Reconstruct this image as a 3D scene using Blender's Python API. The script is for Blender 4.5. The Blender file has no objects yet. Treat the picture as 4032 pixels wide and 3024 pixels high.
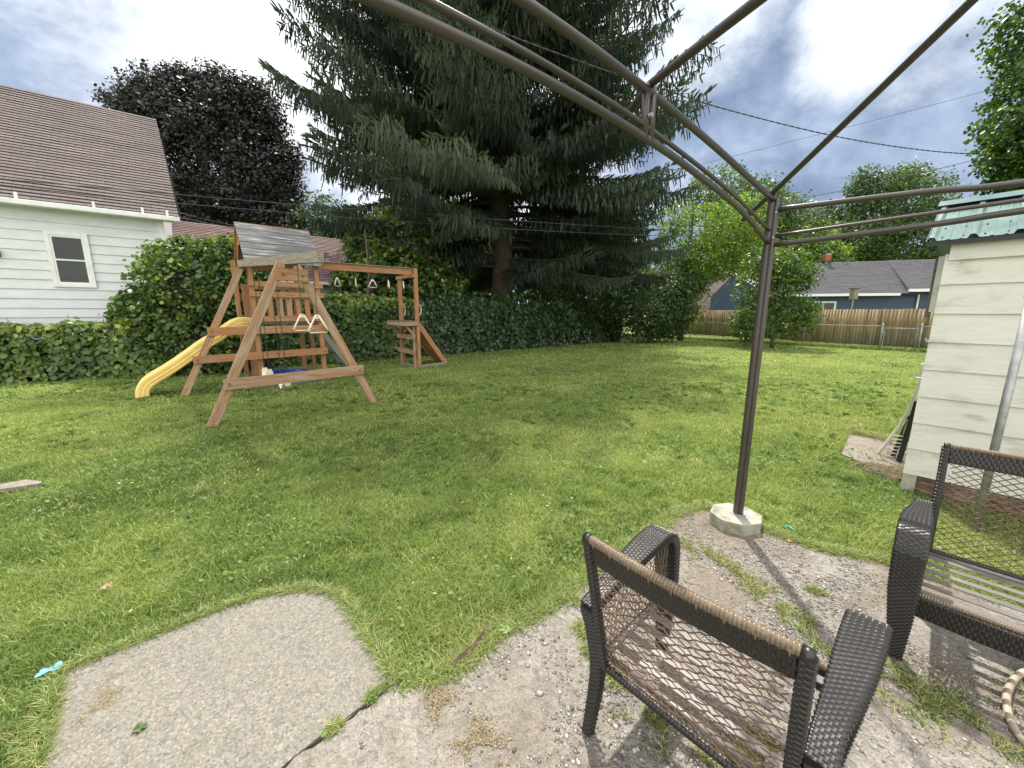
import bpy, math, random
import numpy as np
from mathutils import Vector, Matrix, Euler
random.seed(7); rng = np.random.default_rng(7)
R = math.radians
scene = bpy.context.scene
# ---------------------------------------------------------------- camera
CAM_H, PITCH, FPX = 1.65, 10.5, 1512.0
cam = bpy.data.objects.new("camera", bpy.data.cameras.new("camera"))
scene.collection.objects.link(cam)
cam.location = (0, 0, CAM_H); cam.rotation_euler = (R(90 - PITCH), 0, 0)
cam.data.sensor_width = 36; cam.data.lens = 13.5
cam.data.clip_start = 0.05; cam.data.clip_end = 500
scene.camera = cam
# ---------------------------------------------------------------- world
SUN_EL, SUN_AZ = 61.0, 8.5      # azimuth clockwise from +Y
sdir = Vector((math.sin(R(SUN_AZ)) * math.cos(R(SUN_EL)), math.cos(R(SUN_AZ)) * math.cos(R(SUN_EL)), math.sin(R(SUN_EL))))
w = bpy.data.worlds.new("World"); scene.world = w; w.use_nodes = True
nt = w.node_tree; nt.nodes.clear()
def N(nt, t, **kw):
    n = nt.nodes.new(t)
    for k, v in kw.items(): setattr(n, k, v)
    return n
def L(nt, a, b): nt.links.new(a, b)
def mathn(nt, op, a, b=None, clamp=False):
    n = N(nt, 'ShaderNodeMath', operation=op, use_clamp=clamp)
    for i, x in enumerate((a, b)):
        if x is None: continue
        if isinstance(x, (int, float)): n.inputs[i].default_value = x
        else: L(nt, x, n.inputs[i])
    return n.outputs[0]
def mixc(nt, f, a, b, blend='MIX'):
    n = N(nt, 'ShaderNodeMix', data_type='RGBA', blend_type=blend)
    for i, x in ((0, f), (6, a), (7, b)):
        if isinstance(x, (int, float)): n.inputs[i].default_value = x
        elif isinstance(x, tuple): n.inputs[i].default_value = (*x[:3], 1)
        else: L(nt, x, n.inputs[i])
    return n.outputs[2]
def smooth(nt, x, a, b):
    n = N(nt, 'ShaderNodeMapRange', interpolation_type='SMOOTHSTEP')
    L(nt, x, n.inputs[0]); n.inputs[1].default_value = a; n.inputs[2].default_value = b
    return n.outputs[0]
def noise(nt, vec, scale, detail=4, rough=.55, dist=0.0):
    n = N(nt, 'ShaderNodeTexNoise'); n.inputs['Scale'].default_value = scale
    n.inputs['Detail'].default_value = detail; n.inputs['Roughness'].default_value = rough
    n.inputs['Distortion'].default_value = dist
    if vec is not None: L(nt, vec, n.inputs['Vector'])
    return n.outputs['Fac']
sky = N(nt, 'ShaderNodeTexSky', sky_type='NISHITA'); sky.sun_disc = False
sky.sun_elevation = R(SUN_EL); sky.sun_rotation = R(SUN_AZ)
tc = N(nt, 'ShaderNodeTexCoord')
nrm = N(nt, 'ShaderNodeVectorMath', operation='NORMALIZE'); L(nt, tc.outputs['Generated'], nrm.inputs[0])
dirv = nrm.outputs[0]
mp = N(nt, 'ShaderNodeMapping'); L(nt, dirv, mp.inputs[0]); mp.inputs['Scale'].default_value = (1, 1, 1.35)
mp.inputs['Location'].default_value = (3.1, 1.4, 0.3)
n1 = noise(nt, mp.outputs[0], 2.3, 6, .55, .35)
n2 = noise(nt, mp.outputs[0], 5.2, 9, .6, .15)
def pxdir(u, v):
    a = (u - 2016) / FPX; b = (1512 - v) / FPX; p = R(PITCH)
    d = Vector((a, math.cos(p) + b * math.sin(p), -math.sin(p) + b * math.cos(p))); return d
def lobe(u, v, c0, c1):
    d = pxdir(u, v).normalized()
    n = N(nt, 'ShaderNodeVectorMath', operation='DOT_PRODUCT'); L(nt, dirv, n.inputs[0]); n.inputs[1].default_value = d
    return smooth(nt, n.outputs['Value'], c0, c1)
# thin bright cloud around the sun, blue-grey cloud elsewhere
b = lobe(1750, 60, .835, .985)
for u, v, c0, c1, k in ((980, 200, .915, .995, .85), (2720, 60, .97, .998, .7), (3380, 100, .988, .9995, .8), (130, 250, .97, .999, .2), (3700,-60,.975,.999,.5), (2600, 700, .97, .999, .25)):
    b = mathn(nt, 'MAXIMUM', b, mathn(nt, 'MULTIPLY', lobe(u, v, c0, c1), k))
br = mathn(nt, 'ADD', b, mathn(nt, 'MULTIPLY', mathn(nt, 'SUBTRACT', n1, .5), 1.5))
br = mathn(nt, 'ADD', br, mathn(nt, 'MULTIPLY', mathn(nt, 'SUBTRACT', n2, .5), 1.0))
m1 = smooth(nt, br, .18, .95)
dark = mixc(nt, smooth(nt, n2, .34, .68), (.175, .235, .355), (.36, .44, .58))
cloud = mixc(nt, m1, dark, (.93, .96, .99))
# unseen sky behind the camera and overhead, brightened to white as added fill light
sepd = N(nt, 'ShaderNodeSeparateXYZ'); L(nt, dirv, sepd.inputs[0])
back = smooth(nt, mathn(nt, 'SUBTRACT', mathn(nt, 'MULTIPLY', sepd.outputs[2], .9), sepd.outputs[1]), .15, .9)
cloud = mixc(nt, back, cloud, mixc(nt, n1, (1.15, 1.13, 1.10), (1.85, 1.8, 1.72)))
skyc = mixc(nt, 1.0, sky.outputs[0], (.10, .10, .10), 'MULTIPLY')
cov = smooth(nt, n2, .20, .34)
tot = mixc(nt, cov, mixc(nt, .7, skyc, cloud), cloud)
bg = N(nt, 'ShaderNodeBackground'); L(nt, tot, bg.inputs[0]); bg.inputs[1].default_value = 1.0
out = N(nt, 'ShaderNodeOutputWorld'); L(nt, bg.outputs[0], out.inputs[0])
# ---------------------------------------------------------------- sun
sl = bpy.data.lights.new("sun", 'SUN'); sl.energy = 4.6; sl.angle = R(1.2); sl.color = (1, .95, .86)
so = bpy.data.objects.new("sun", sl); scene.collection.objects.link(so)
so.rotation_euler = sdir.to_track_quat('Z', 'Y').to_euler(); so.location = (0, 0, 30)
scene.view_settings.view_transform = 'Standard'; scene.view_settings.look = 'None'
scene.view_settings.exposure = 0.62; scene.view_settings.gamma = 1
scene.cycles.max_bounces = 6; scene.cycles.transparent_max_bounces = 8
scene.cycles.diffuse_bounces = 3; scene.cycles.glossy_bounces = 2; scene.cycles.transmission_bounces = 3
# ---------------------------------------------------------------- helpers
def G(u, v, z=0.0):
    d = pxdir(u, v); t = (z - CAM_H) / d.z; return Vector((d.x * t, d.y * t, z))
def at(u, v, Y):
    d = pxdir(u, v); t = Y / d.y; return Vector((d.x * t, Y, CAM_H + d.z * t))
WM = {}
def tag(o, label=None, cat=None, group=None, kind=None):
    if label: o['label'] = label
    if cat: o['category'] = cat
    if group: o['group'] = group
    if kind: o['kind'] = kind
    return o
def put(o, parent=None, M=None):
    M = M or Matrix.Identity(4)
    scene.collection.objects.link(o)
    o.matrix_basis = M; WM[o.name] = M.copy()
    if parent:
        o.parent = parent; o.matrix_parent_inverse = WM[parent.name].inverted()
    return o
def empty(name, loc, label, cat, group=None, rz=0):
    o = bpy.data.objects.new(name, None); o.empty_display_size = .1
    M = Matrix.Translation(Vector(loc)) @ Matrix.Rotation(rz, 4, 'Z')
    put(o, None, M); tag(o, label, cat, group); return o
class MB:
    def __init__(s): s.v = []; s.f = []; s.mi = []; s.m = 0
    def add(s, vs, fs):
        k = len(s.v); s.v += [tuple(x) for x in vs]
        for f in fs: s.f.append(tuple(i + k for i in f)); s.mi.append(s.m)
    def box(s, lo, hi, M=None):
        x0, y0, z0 = lo; x1, y1, z1 = hi
        vs = [Vector(p) for p in ((x0,y0,z0),(x1,y0,z0),(x1,y1,z0),(x0,y1,z0),(x0,y0,z1),(x1,y0,z1),(x1,y1,z1),(x0,y1,z1))]
        if M: vs = [M @ p for p in vs]
        s.add(vs, [(0,3,2,1),(4,5,6,7),(0,1,5,4),(1,2,6,5),(2,3,7,6),(3,0,4,7)]); return s
    def quad(s, a, b, c, d): s.add([a, b, c, d], [(0, 1, 2, 3)]); return s
    def tube(s, pts, r, n=8, cap=True, up=None):
        pts = [Vector(p) for p in pts]; m = len(pts)
        rs = r if isinstance(r, (list, tuple)) else [r] * m
        ref = None; vs = []
        for i, p in enumerate(pts):
            t = (pts[min(i + 1, m - 1)] - pts[max(i - 1, 0)]).normalized()
            if ref is None:
                ref = Vector((0, 0, 1)) if abs(t.z) < .9 else Vector((1, 0, 0))
            a = t.cross(ref).normalized(); b2 = a.cross(t).normalized(); ref = b2
            for k in range(n):
                q = 2 * math.pi * k / n; vs.append(p + (a * math.cos(q) + b2 * math.sin(q)) * rs[i])
        fs = [(i*n+k, i*n+(k+1) % n, (i+1)*n+(k+1) % n, (i+1)*n+k) for i in range(m-1) for k in range(n)]
        if cap: fs += [tuple(range(n))[::-1], tuple(range((m-1)*n, m*n))]
        s.add(vs, fs); return s
    def prism(s, poly, z0, z1):   # poly in xy
        n = len(poly); a = 0
        for i in range(n):
            a += poly[i][0] * poly[(i+1) % n][1] - poly[(i+1) % n][0] * poly[i][1]
        if a < 0: poly = poly[::-1]
        vs = [(p[0], p[1], z0) for p in poly] + [(p[0], p[1], z1) for p in poly]
        s.add(vs, [tuple(range(n))[::-1], tuple(range(n, 2*n))] + [(i, (i+1) % n, n+(i+1) % n, n+i) for i in range(n)]); return s
    def build(s, name, mat, parent=None, M=None, smooth=False, bevel=0):
        me = bpy.data.meshes.new(name); me.from_pydata(s.v, [], s.f); me.update()
        for mm in (mat if isinstance(mat, (list, tuple)) else [mat]): me.materials.append(mm)
        if isinstance(mat, (list, tuple)): me.polygons.foreach_set('material_index', s.mi)
        if smooth: me.polygons.foreach_set('use_smooth', [True] * len(me.polygons))
        o = bpy.data.objects.new(name, me); put(o, parent, M)
        if bevel:
            b = o.modifiers.new('bevel', 'BEVEL'); b.width = bevel; b.segments = 2; b.limit_method = 'ANGLE'
        return o
def board(name, a, b2, w_, h, mat, parent, side=None, bevel=.004, ext=0):
    """solid board from a to b2; h = size along 'side' normal's perpendicular (up), w_ = thickness along side"""
    a = Vector(a); b2 = Vector(b2); x = (b2 - a).normalized(); ln = (b2 - a).length
    side = Vector(side) if side is not None else Vector((0, 0, 1)).cross(x)
    y = (side - x * side.dot(x)).normalized(); z = x.cross(y)
    M = Matrix((( x.x, y.x, z.x, a.x), (x.y, y.y, z.y, a.y), (x.z, y.z, z.z, a.z), (0, 0, 0, 1)))
    mb = MB(); n = max(1, int(ln / .25)); 
    mb.box((-ext, -w_/2, -h/2), (ln + ext, w_/2, h/2))
    return mb.build(name, mat, parent, M, bevel=bevel)
# ---------------------------------------------------------------- materials
def newmat(name):
    m = bpy.data.materials.new(name); m.use_nodes = True; nt = m.node_tree; nt.nodes.clear()
    o = N(nt, 'ShaderNodeOutputMaterial'); p = N(nt, 'ShaderNodeBsdfPrincipled'); L(nt, p.outputs[0], o.inputs[0])
    return m, nt, p, o
def objco(nt, kind='Object', scale=None):
    t = N(nt, 'ShaderNodeTexCoord').outputs[kind]
    if scale:
        mp = N(nt, 'ShaderNodeMapping'); L(nt, t, mp.inputs[0]); mp.inputs['Scale'].default_value = scale; return mp.outputs[0]
    return t
def ramp(nt, f, stops):
    n = N(nt, 'ShaderNodeValToRGB'); cr = n.color_ramp
    while len(cr.elements) > 1: cr.elements.remove(cr.elements[-1])
    cr.elements[0].position = stops[0][0]; cr.elements[0].color = (*stops[0][1], 1)
    for p, c in stops[1:]:
        e = cr.elements.new(p); e.color = (*c, 1)
    if f is not None: L(nt, f, n.inputs[0])
    return n.outputs[0]
def bump(nt, h, p, strength=.4, dist=.01, prev=None):
    b = N(nt, 'ShaderNodeBump'); b.inputs['Strength'].default_value = strength; b.inputs['Distance'].default_value = dist
    L(nt, h, b.inputs['Height'])
    if prev is not None: L(nt, prev, b.inputs['Normal'])
    L(nt, b.outputs[0], p.inputs['Normal']); return b.outputs[0]
def simple(name, stops, scale=6, rough=.6, metal=0, bm=.15, bscale=40, stretch=None, spec=.4, bd=.004):
    m, nt, p, o = newmat(name); co = objco(nt, scale=stretch)
    L(nt, ramp(nt, noise(nt, co, scale, 6, .6), stops), p.inputs['Base Color'])
    p.inputs['Roughness'].default_value = rough; p.inputs['Metallic'].default_value = metal
    p.inputs['Specular IOR Level'].default_value = spec
    if bm: bump(nt, noise(nt, co, bscale, 5, .6), p, bm, bd)
    return m
def foliage(name, stops, trans=.35, rough=.5, tcol=None, spec=.35):
    m, nt, p, o = newmat(name)
    a = N(nt, 'ShaderNodeAttribute', attribute_name='tint').outputs['Fac']
    c = ramp(nt, a, stops)
    L(nt, c, p.inputs['Base Color']); p.inputs['Roughness'].default_value = rough
    p.inputs['Specular IOR Level'].default_value = spec
    if trans:
        t = N(nt, 'ShaderNodeBsdfTranslucent'); 
        L(nt, mixc(nt, 1.0, c, tcol or (1.3, 1.5, .6), 'MULTIPLY'), t.inputs[0])
        mx = N(nt, 'ShaderNodeMixShader'); mx.inputs[0].default_value = trans
        L(nt, p.outputs[0], mx.inputs[1]); L(nt, t.outputs[0], mx.inputs[2]); L(nt, mx.outputs[0], o.inputs[0])
    return m
def wood(name, base, worn, amt=.5, gray=None):
    m, nt, p, o = newmat(name); co = objco(nt, scale=(.8, 9, 9))
    oi = N(nt, 'ShaderNodeObjectInfo').outputs['Random']
    va = N(nt, 'ShaderNodeVectorMath', operation='ADD'); L(nt, co, va.inputs[0])
    cb = N(nt, 'ShaderNodeCombineXYZ'); L(nt, mathn(nt, 'MULTIPLY', oi, 37.0), cb.inputs[0]); L(nt, mathn(nt, 'MULTIPLY', oi, 11.0), cb.inputs[1])
    L(nt, cb.outputs[0], va.inputs[1]); co = va.outputs[0]
    g = noise(nt, co, 3.5, 8, .65, .4)
    c = ramp(nt, g, [(.3, tuple(x * .62 for x in base)), (.5, base), (.7, tuple(min(1, x * 1.3) for x in base))])
    k = noise(nt, co, 1.6, 6, .7, .8)
    mask = smooth(nt, k, .62 - amt * .25, .70 - amt * .1)
    c = mixc(nt, mask, c, ramp(nt, g, [(.3, tuple(x * .6 for x in worn)), (.6, worn)]))
    c = mixc(nt, mathn(nt, 'MULTIPLY', oi, .35), c, tuple(x * .55 for x in base))
    L(nt, c, p.inputs['Base Color']); p.inputs['Roughness'].default_value = .8; p.inputs['Specular IOR Level'].default_value = .25
    bump(nt, g, p, .5, .006)
    return m
M = {}
M['redwood'] = wood('stained_wood', (.37, .185, .088), (.38, .30, .20), .36)
M['redworn'] = wood('peeling_stained_wood', (.37, .20, .105), (.44, .37, .28), .8)
M['greywood'] = wood('weathered_wood', (.26, .235, .19), (.34, .20, .12), .25)
M['greenwood'] = wood('mossy_wood', (.12, .13, .10), (.2, .2, .17), .4)
M['bark'] = simple('bark', [(.3, (.05, .038, .03)), (.55, (.12, .09, .075)), (.75, (.19, .155, .13))], 5, .9, bm=.9, bscale=14, stretch=(3, 3, .8), bd=.05)
M['twig'] = simple('twig', [(.3, (.045, .032, .024)), (.7, (.12, .09, .065))], 6, .9)
M['core'] = simple('dark_shade_fill', [(.3, (.012, .014, .008)), (.7, (.035, .035, .02))], 9, .95)  # near-black tone standing in for the shade inside foliage
M['spruce'] = foliage('spruce_needles', [(0, (.020, .032, .023)), (.45, (.046, .070, .047)), (.8, (.088, .125, .078)), (.93, (.11, .14, .075)), (1, (.14, .10, .06))], .18, .6, (1.2, 1.4, .8), .25)
M['purple'] = foliage('purple_leaves', [(0, (.009, .011, .011)), (.5, (.021, .021, .020)), (.8, (.040, .042, .034)), (1, (.06, .09, .035))], .15, .45, (1.4, 1.0, .8), .4)
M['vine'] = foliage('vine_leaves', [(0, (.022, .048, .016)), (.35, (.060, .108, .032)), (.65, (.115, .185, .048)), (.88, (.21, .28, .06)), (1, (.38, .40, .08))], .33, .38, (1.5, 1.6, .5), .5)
M['vineshade'] = foliage('shaded_vine_leaves', [(0, (.016, .036, .016)), (.5, (.038, .075, .028)), (.85, (.07, .125, .042)), (1, (.16, .20, .07))], .25, .38, (1.3, 1.5, .6), .5)  # vine leaf colours darkened to paint in the shade under the spruce
M['bright'] = foliage('light_green_leaves', [(0, (.05, .10, .02)), (.4, (.12, .20, .035)), (.75, (.21, .31, .05)), (1, (.36, .42, .09))], .42, .45, (1.5, 1.5, .4))
M['midleaf'] = foliage('green_leaves', [(0, (.020, .045, .016)), (.5, (.055, .10, .03)), (.85, (.10, .16, .045)), (1, (.20, .24, .07))], .35, .45, (1.4, 1.5, .5))
M['shrub'] = foliage('shrub_leaves', [(0, (.022, .05, .018)), (.45, (.06, .12, .03)), (.8, (.15, .24, .045)), (1, (.30, .36, .08))], .38, .4, (1.4, 1.5, .5))
M['darkleaf'] = foliage('dark_pine_foliage', [(0, (.008, .022, .015)), (.6, (.022, .05, .03)), (1, (.06, .10, .05))], .15, .55)
M['grassb'] = foliage('grass_blades', [(0, (.045, .085, .022)), (.25, (.098, .160, .040)), (.5, (.192, .272, .072)), (.78, (.33, .39, .13)), (.91, (.40, .41, .17)), (1, (.46, .40, .24))], .35, .5, (1.3, 1.35, .6), .3)
M['straw'] = foliage('dry_grass', [(0, (.16, .12, .07)), (.6, (.32, .26, .16)), (1, (.46, .40, .27))], .2, .7, (1, 1, 1))
M['gazebo'] = simple('brown_powder_coat', [(.3, (.042, .034, .029)), (.7, (.062, .051, .044))], 3, .34, 0, .05, 200, spec=.6)
M['steel'] = simple('galvanised_steel', [(.3, (.20, .20, .20)), (.5, (.34, .35, .35)), (.7, (.46, .47, .47))], 9, .45, .6, .1, 60)
M['rust'] = simple('rusty_cap', [(.3, (.10, .055, .03)), (.7, (.22, .13, .08))], 30, .8)
M['white'] = simple('white_paint', [(.3, (.62, .64, .63)), (.6, (.74, .76, .75))], 4, .5, bm=.05)
M['plastic'] = simple('cream_plastic', [(.3, (.62, .56, .44)), (.7, (.76, .70, .58))], 7, .45, bm=.03)
M['yellow'] = simple('yellow_plastic', [(.3, (.74, .52, .15)), (.7, (.84, .64, .24))], 2.5, .42, bm=.05, bscale=8)
M['blue'] = simple('blue_plastic', [(.3, (.01, .04, .30)), (.7, (.02, .08, .45))], 3, .3, bm=0)
M['chain'] = simple('green_coated_chain', [(.35, (.015, .035, .03)), (.6, (.05, .06, .05)), (.7, (.16, .14, .12))], 4, .45, .3, 0)
M['cable'] = simple('black_cable', [(.3, (.02, .02, .022)), (.7, (.05, .05, .055))], 4, .5, bm=0)
M['glass'] = simple('window_glass', [(.3, (.015, .02, .02)), (.7, (.045, .055, .05))], 1.2, .08, bm=0, spec=.35)
M['black'] = simple('black_plastic', [(.3, (.012, .012, .013)), (.7, (.03, .03, .032))], 8, .4, bm=.05)
M['pvc'] = simple('white_pvc', [(.3, (.52, .50, .44)), (.7, (.66, .64, .58))], 5, .45, bm=0)
M['hose'] = simple('beige_hose', [(.3, (.33, .27, .20)), (.7, (.45, .38, .30))], 6, .5, bm=0)
M['brick'] = simple('chimney_brick', [(.3, (.22, .06, .035)), (.7, (.36, .12, .07))], 12, .85)
M['dirtyblock'] = simple('cast_concrete_block', [(.3, (.13, .14, .09)), (.5, (.32, .31, .25)), (.75, (.47, .46, .40))], 9, .9, bm=.5, bscale=60)
M['rotten'] = simple('rotten_sill', [(.25, (.03, .02, .015)), (.5, (.14, .09, .055)), (.75, (.36, .30, .24))], 7, .9, bm=.7, bscale=25, stretch=(1, 1, 4), bd=.02)
M['seatstrap'] = simple('grey_steel_strap', [(.3, (.16, .14, .135)), (.7, (.23, .21, .20))], 8, .42, .3, 0)
M['pink'] = None
def siding(name, base, dirt, exposure, bumpd=.012, z0=0.0, line=.12, dirt_amt=.3):
    m, nt, p, o = newmat(name); co = objco(nt)
    sx = N(nt, 'ShaderNodeSeparateXYZ'); L(nt, co, sx.inputs[0])
    zz = mathn(nt, 'FRACT', mathn(nt, 'DIVIDE', mathn(nt, 'SUBTRACT', sx.outputs[2], z0), exposure))
    c = ramp(nt, noise(nt, objco(nt, scale=(1, 1, 3)), 2.2, 7, .65), [(.3, dirt), (.3 + dirt_amt, base), (.8, tuple(min(1, x * 1.06) for x in base))])
    L(nt, c, p.inputs['Base Color']); p.inputs['Roughness'].default_value = .55
    bump(nt, noise(nt, co, 60, 3), p, .08, .003)
    return m
def shingles(name, cols, sx_=.9, sz=.14, rough=.9):
    m, nt, p, o = newmat(name); uv = N(nt, 'ShaderNodeUVMap').outputs[0]
    br_ = N(nt, 'ShaderNodeTexBrick'); L(nt, uv, br_.inputs[0]); br_.offset = .5
    br_.inputs['Scale'].default_value = 1.0; br_.inputs['Brick Width'].default_value = .32; br_.inputs['Row Height'].default_value = sz
    br_.inputs['Mortar Size'].default_value = .008; br_.inputs['Mortar Smooth'].default_value = .3
    br_.inputs['Color1'].default_value = (*cols[0], 1); br_.inputs['Color2'].default_value = (*cols[1], 1); br_.inputs['Mortar'].default_value = (*[x * .3 for x in cols[0]], 1)
    sp = N(nt, 'ShaderNodeSeparateXYZ'); L(nt, uv, sp.inputs[0])
    rowf = mathn(nt, 'FRACT', mathn(nt, 'DIVIDE', sp.outputs[1], sz))
    wob = noise(nt, uv, 6, 3)
    c = mixc(nt, mathn(nt, 'MULTIPLY', noise(nt, uv, .9, 6, .6), .9), br_.outputs[0], cols[2])
    c = mixc(nt, smooth(nt, mathn(nt, 'ADD', rowf, mathn(nt, 'MULTIPLY', wob, .2)), .32, .10), c, tuple(x * .35 for x in cols[0]))
    L(nt, c, p.inputs['Base Color']); p.inputs['Roughness'].default_value = rough; p.inputs['Specular IOR Level'].default_value = .2
    pr = bump(nt, mathn(nt, 'SUBTRACT', 1.0, rowf), p, .9, .018)
    bump(nt, noise(nt, uv, 90, 2), p, .3, .004, pr)
    return m
M['housesiding'] = siding('white_clapboard', (.64, .67, .69), (.55, .58, .59), .245, .02)
M['shedsiding'] = simple('chalky_white_shingle', [(.28, (.42, .40, .34)), (.45, (.62, .61, .55)), (.8, (.70, .69, .63))], 3, .6, bm=.5, bscale=12, stretch=(1, 1, 3), bd=.008)
M['sidingblue'] = siding('blue_vinyl_siding', (.020, .048, .10), (.014, .036, .08), .13, .03)
M['sidingpink'] = siding('pinkish_vinyl_siding', (.48, .38, .35), (.40, .31, .28), .13, .03)
M['sidinggreen'] = siding('pale_green_siding', (.34, .41, .38), (.28, .35, .32), .13, .02)
M['roofbrown'] = shingles('brown_asphalt_shingles', [(.145, .120, .116), (.195, .165, .160), (.122, .102, .100)])
M['roofmaroon'] = shingles('maroon_asphalt_shingles', [(.17, .115, .112), (.22, .155, .15), (.18, .13, .125)])
M['roofgrey'] = shingles('grey_asphalt_shingles', [(.085, .085, .095), (.14, .14, .15), (.10, .10, .11)])
# metal roof
m, nt, p, o = newmat('pale_green_metal_roof'); co = objco(nt)
L(nt, ramp(nt, noise(nt, co, 3, 5, .6, .5), [(.35, (.12, .185, .17)), (.55, (.17, .25, .23)), (.75, (.28, .37, .35))]), p.inputs['Base Color'])
p.inputs['Roughness'].default_value = .32; p.inputs['Metallic'].default_value = .35; bump(nt, noise(nt, co, 4, 3), p, .25, .02); M['metalroof'] = m
# wicker
def wicker(name, cols, rough=.33):
    m, nt, p, o = newmat(name)
    c = ramp(nt, noise(nt, objco(nt), 120, 3, .6), cols)
    L(nt, c, p.inputs['Base Color']); p.inputs['Roughness'].default_value = rough; p.inputs['Specular IOR Level'].default_value = .55
    bump(nt, noise(nt, objco(nt), 300, 2), p, .1, .001)
    return m
M['wicker'] = wicker('dark_brown_wicker', [(.3, (.007, .006, .006)), (.6, (.014, .012, .011)), (.74, (.05, .036, .028))], .36)
M['wickertan'] = wicker('tan_wicker', [(.3, (.10, .070, .046)), (.7, (.21, .15, .10))], .36)
M['wickerbrown'] = wicker('brown_wicker_strand', [(.3, (.065, .036, .020)), (.7, (.15, .09, .052))], .35)
# lawn soil/grass sheet
m, nt, p, o = newmat('lawn_turf'); co = objco(nt)
a = noise(nt, co, .35, 6, .6); b_ = noise(nt, co, 3.0, 7, .7); c_ = noise(nt, objco(nt, scale=(1.0, 3.0, 1)), 9, 6, .75)
base = ramp(nt, mathn(nt, 'ADD', mathn(nt, 'MULTIPLY', b_, .55), mathn(nt, 'MULTIPLY', c_, .45)), [(.30, (.045, .052, .02)), (.44, (.094, .135, .036)), (.56, (.185, .245, .066)), (.70, (.30, .33, .12))])
base = mixc(nt, smooth(nt, a, .42, .68), base, mixc(nt, .5, base, (.22, .24, .06)))
L(nt, base, p.inputs['Base Color']); p.inputs['Roughness'].default_value = .85; p.inputs['Specular IOR Level'].default_value = .15
bump(nt, c_, p, .9, .05); M['lawn'] = m
# aggregate concrete
def concrete(name, tone, dirt, pebble=1.0, dirtamt=.5, stain=1.0, chip=.5):
    m, nt, p, o = newmat(name); co = objco(nt)
    v1 = N(nt, 'ShaderNodeTexVoronoi'); L(nt, co, v1.inputs[0]); v1.inputs['Scale'].default_value = 130
    v2 = N(nt, 'ShaderNodeTexVoronoi'); L(nt, co, v2.inputs[0]); v2.inputs['Scale'].default_value = 38
    g = N(nt, 'ShaderNodeSeparateColor'); L(nt, v1.outputs['Color'], g.inputs[0])
    g2 = N(nt, 'ShaderNodeSeparateColor'); L(nt, v2.outputs['Color'], g2.inputs[0])
    c = ramp(nt, g.outputs[0], [(0, tuple(x * .35 for x in tone)), (.25, tuple(x * .75 for x in tone)), (.6, tone), (.85, tuple(min(1, x * 1.25) for x in tone)), (1, tuple(min(1, x * 1.8) for x in tone))])
    c2 = ramp(nt, g2.outputs[1], [(0, tuple(x * .4 for x in tone)), (.3, tuple(x * .9 for x in tone)), (.5, (tone[0] * 1.05, tone[1] * .95, tone[2] * .9)), (1, tuple(min(1, x * 1.6) for x in tone))])
    c = mixc(nt, chip, c, c2)
    sand = noise(nt, co, 260, 3, .7)
    c = mixc(nt, .35, c, ramp(nt, sand, [(.35, tuple(x * .6 for x in tone)), (.65, tuple(min(1, x * 1.4) for x in tone))]))
    big = noise(nt, co, 1.1, 7, .62, .6)
    dm = smooth(nt, big, .60 - dirtamt * .25, .78 - dirtamt * .2)
    c = mixc(nt, mathn(nt, 'MULTIPLY', dm, .85), c, ramp(nt, noise(nt, co, 30, 6, .7), [(.3, tuple(x * .6 for x in dirt)), (.7, tuple(x * 1.3 for x in dirt))]))
    st = noise(nt, co, 4, 6, .65)
    c = mixc(nt, mathn(nt, 'MULTIPLY', smooth(nt, st, .48, .72), .40 * stain), c, tuple(x * .45 for x in tone))
    st2 = noise(nt, co, 1.7, 5, .7, 1.2); c = mixc(nt, mathn(nt, 'MULTIPLY', smooth(nt, st2, .52, .70), .35 * stain), c, (tone[0] * .62, tone[1] * .66, tone[2] * .52))
    L(nt, c, p.inputs['Base Color']); p.inputs['Roughness'].default_value = .9; p.inputs['Specular IOR Level'].default_value = .2
    pr = bump(nt, v1.outputs['Distance'], p, .5 * pebble, .008)
    pr = bump(nt, v2.outputs['Distance'], p, .6 * pebble, .012, pr)
    bump(nt, big, p, .5, .05, pr)
    return m
M['slab'] = concrete('exposed_aggregate_concrete', (.200, .187, .160), (.20, .15, .10), .8, .0, .4, .2)
M['patio'] = concrete('crumbling_patio_concrete', (.245, .230, .204), (.175, .14, .105), 1.3, .66)
M['path'] = concrete('old_concrete_path', (.235, .21, .18), (.22, .18, .13), .5, .2)
# ---------------------------------------------------------------- numpy foliage builder
LEAF6 = np.array([[0, 0, 0], [-.42, .30, .10], [-.34, .74, .06], [0, 1, 0], [.34, .74, .06], [.42, .30, .10]])
LOBED = np.array([[0, 0, 0], [-.5, .12, .08], [-.56, .52, .04], [-.22, .62, .05], [0, 1.02, -.04], [.22, .62, .05], [.56, .52, .04], [.5, .12, .08]])
RH4 = np.array([[0, 0, 0], [-.33, .5, .06], [0, 1, 0], [.33, .5, .06]])
def mesh_np(name, verts, faces_sizes, loops, tint, mat, parent=None, smooth_=False):
    me = bpy.data.meshes.new(name)
    me.vertices.add(len(verts)); me.vertices.foreach_set('co', verts.astype(np.float32).ravel())
    me.loops.add(len(loops)); me.loops.foreach_set('vertex_index', loops.astype(np.int32))
    me.polygons.add(len(faces_sizes))
    st = np.concatenate([[0], np.cumsum(faces_sizes)[:-1]]).astype(np.int32)
    me.polygons.foreach_set('loop_start', st)
    if tint is not None:
        at_ = me.attributes.new('tint', 'FLOAT', 'POINT'); at_.data.foreach_set('value', tint.astype(np.float32))
    me.update(calc_edges=True); me.validate(clean_customdata=False)
    me.materials.append(mat)
    o = bpy.data.objects.new(name, me); put(o, parent); return o
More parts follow.
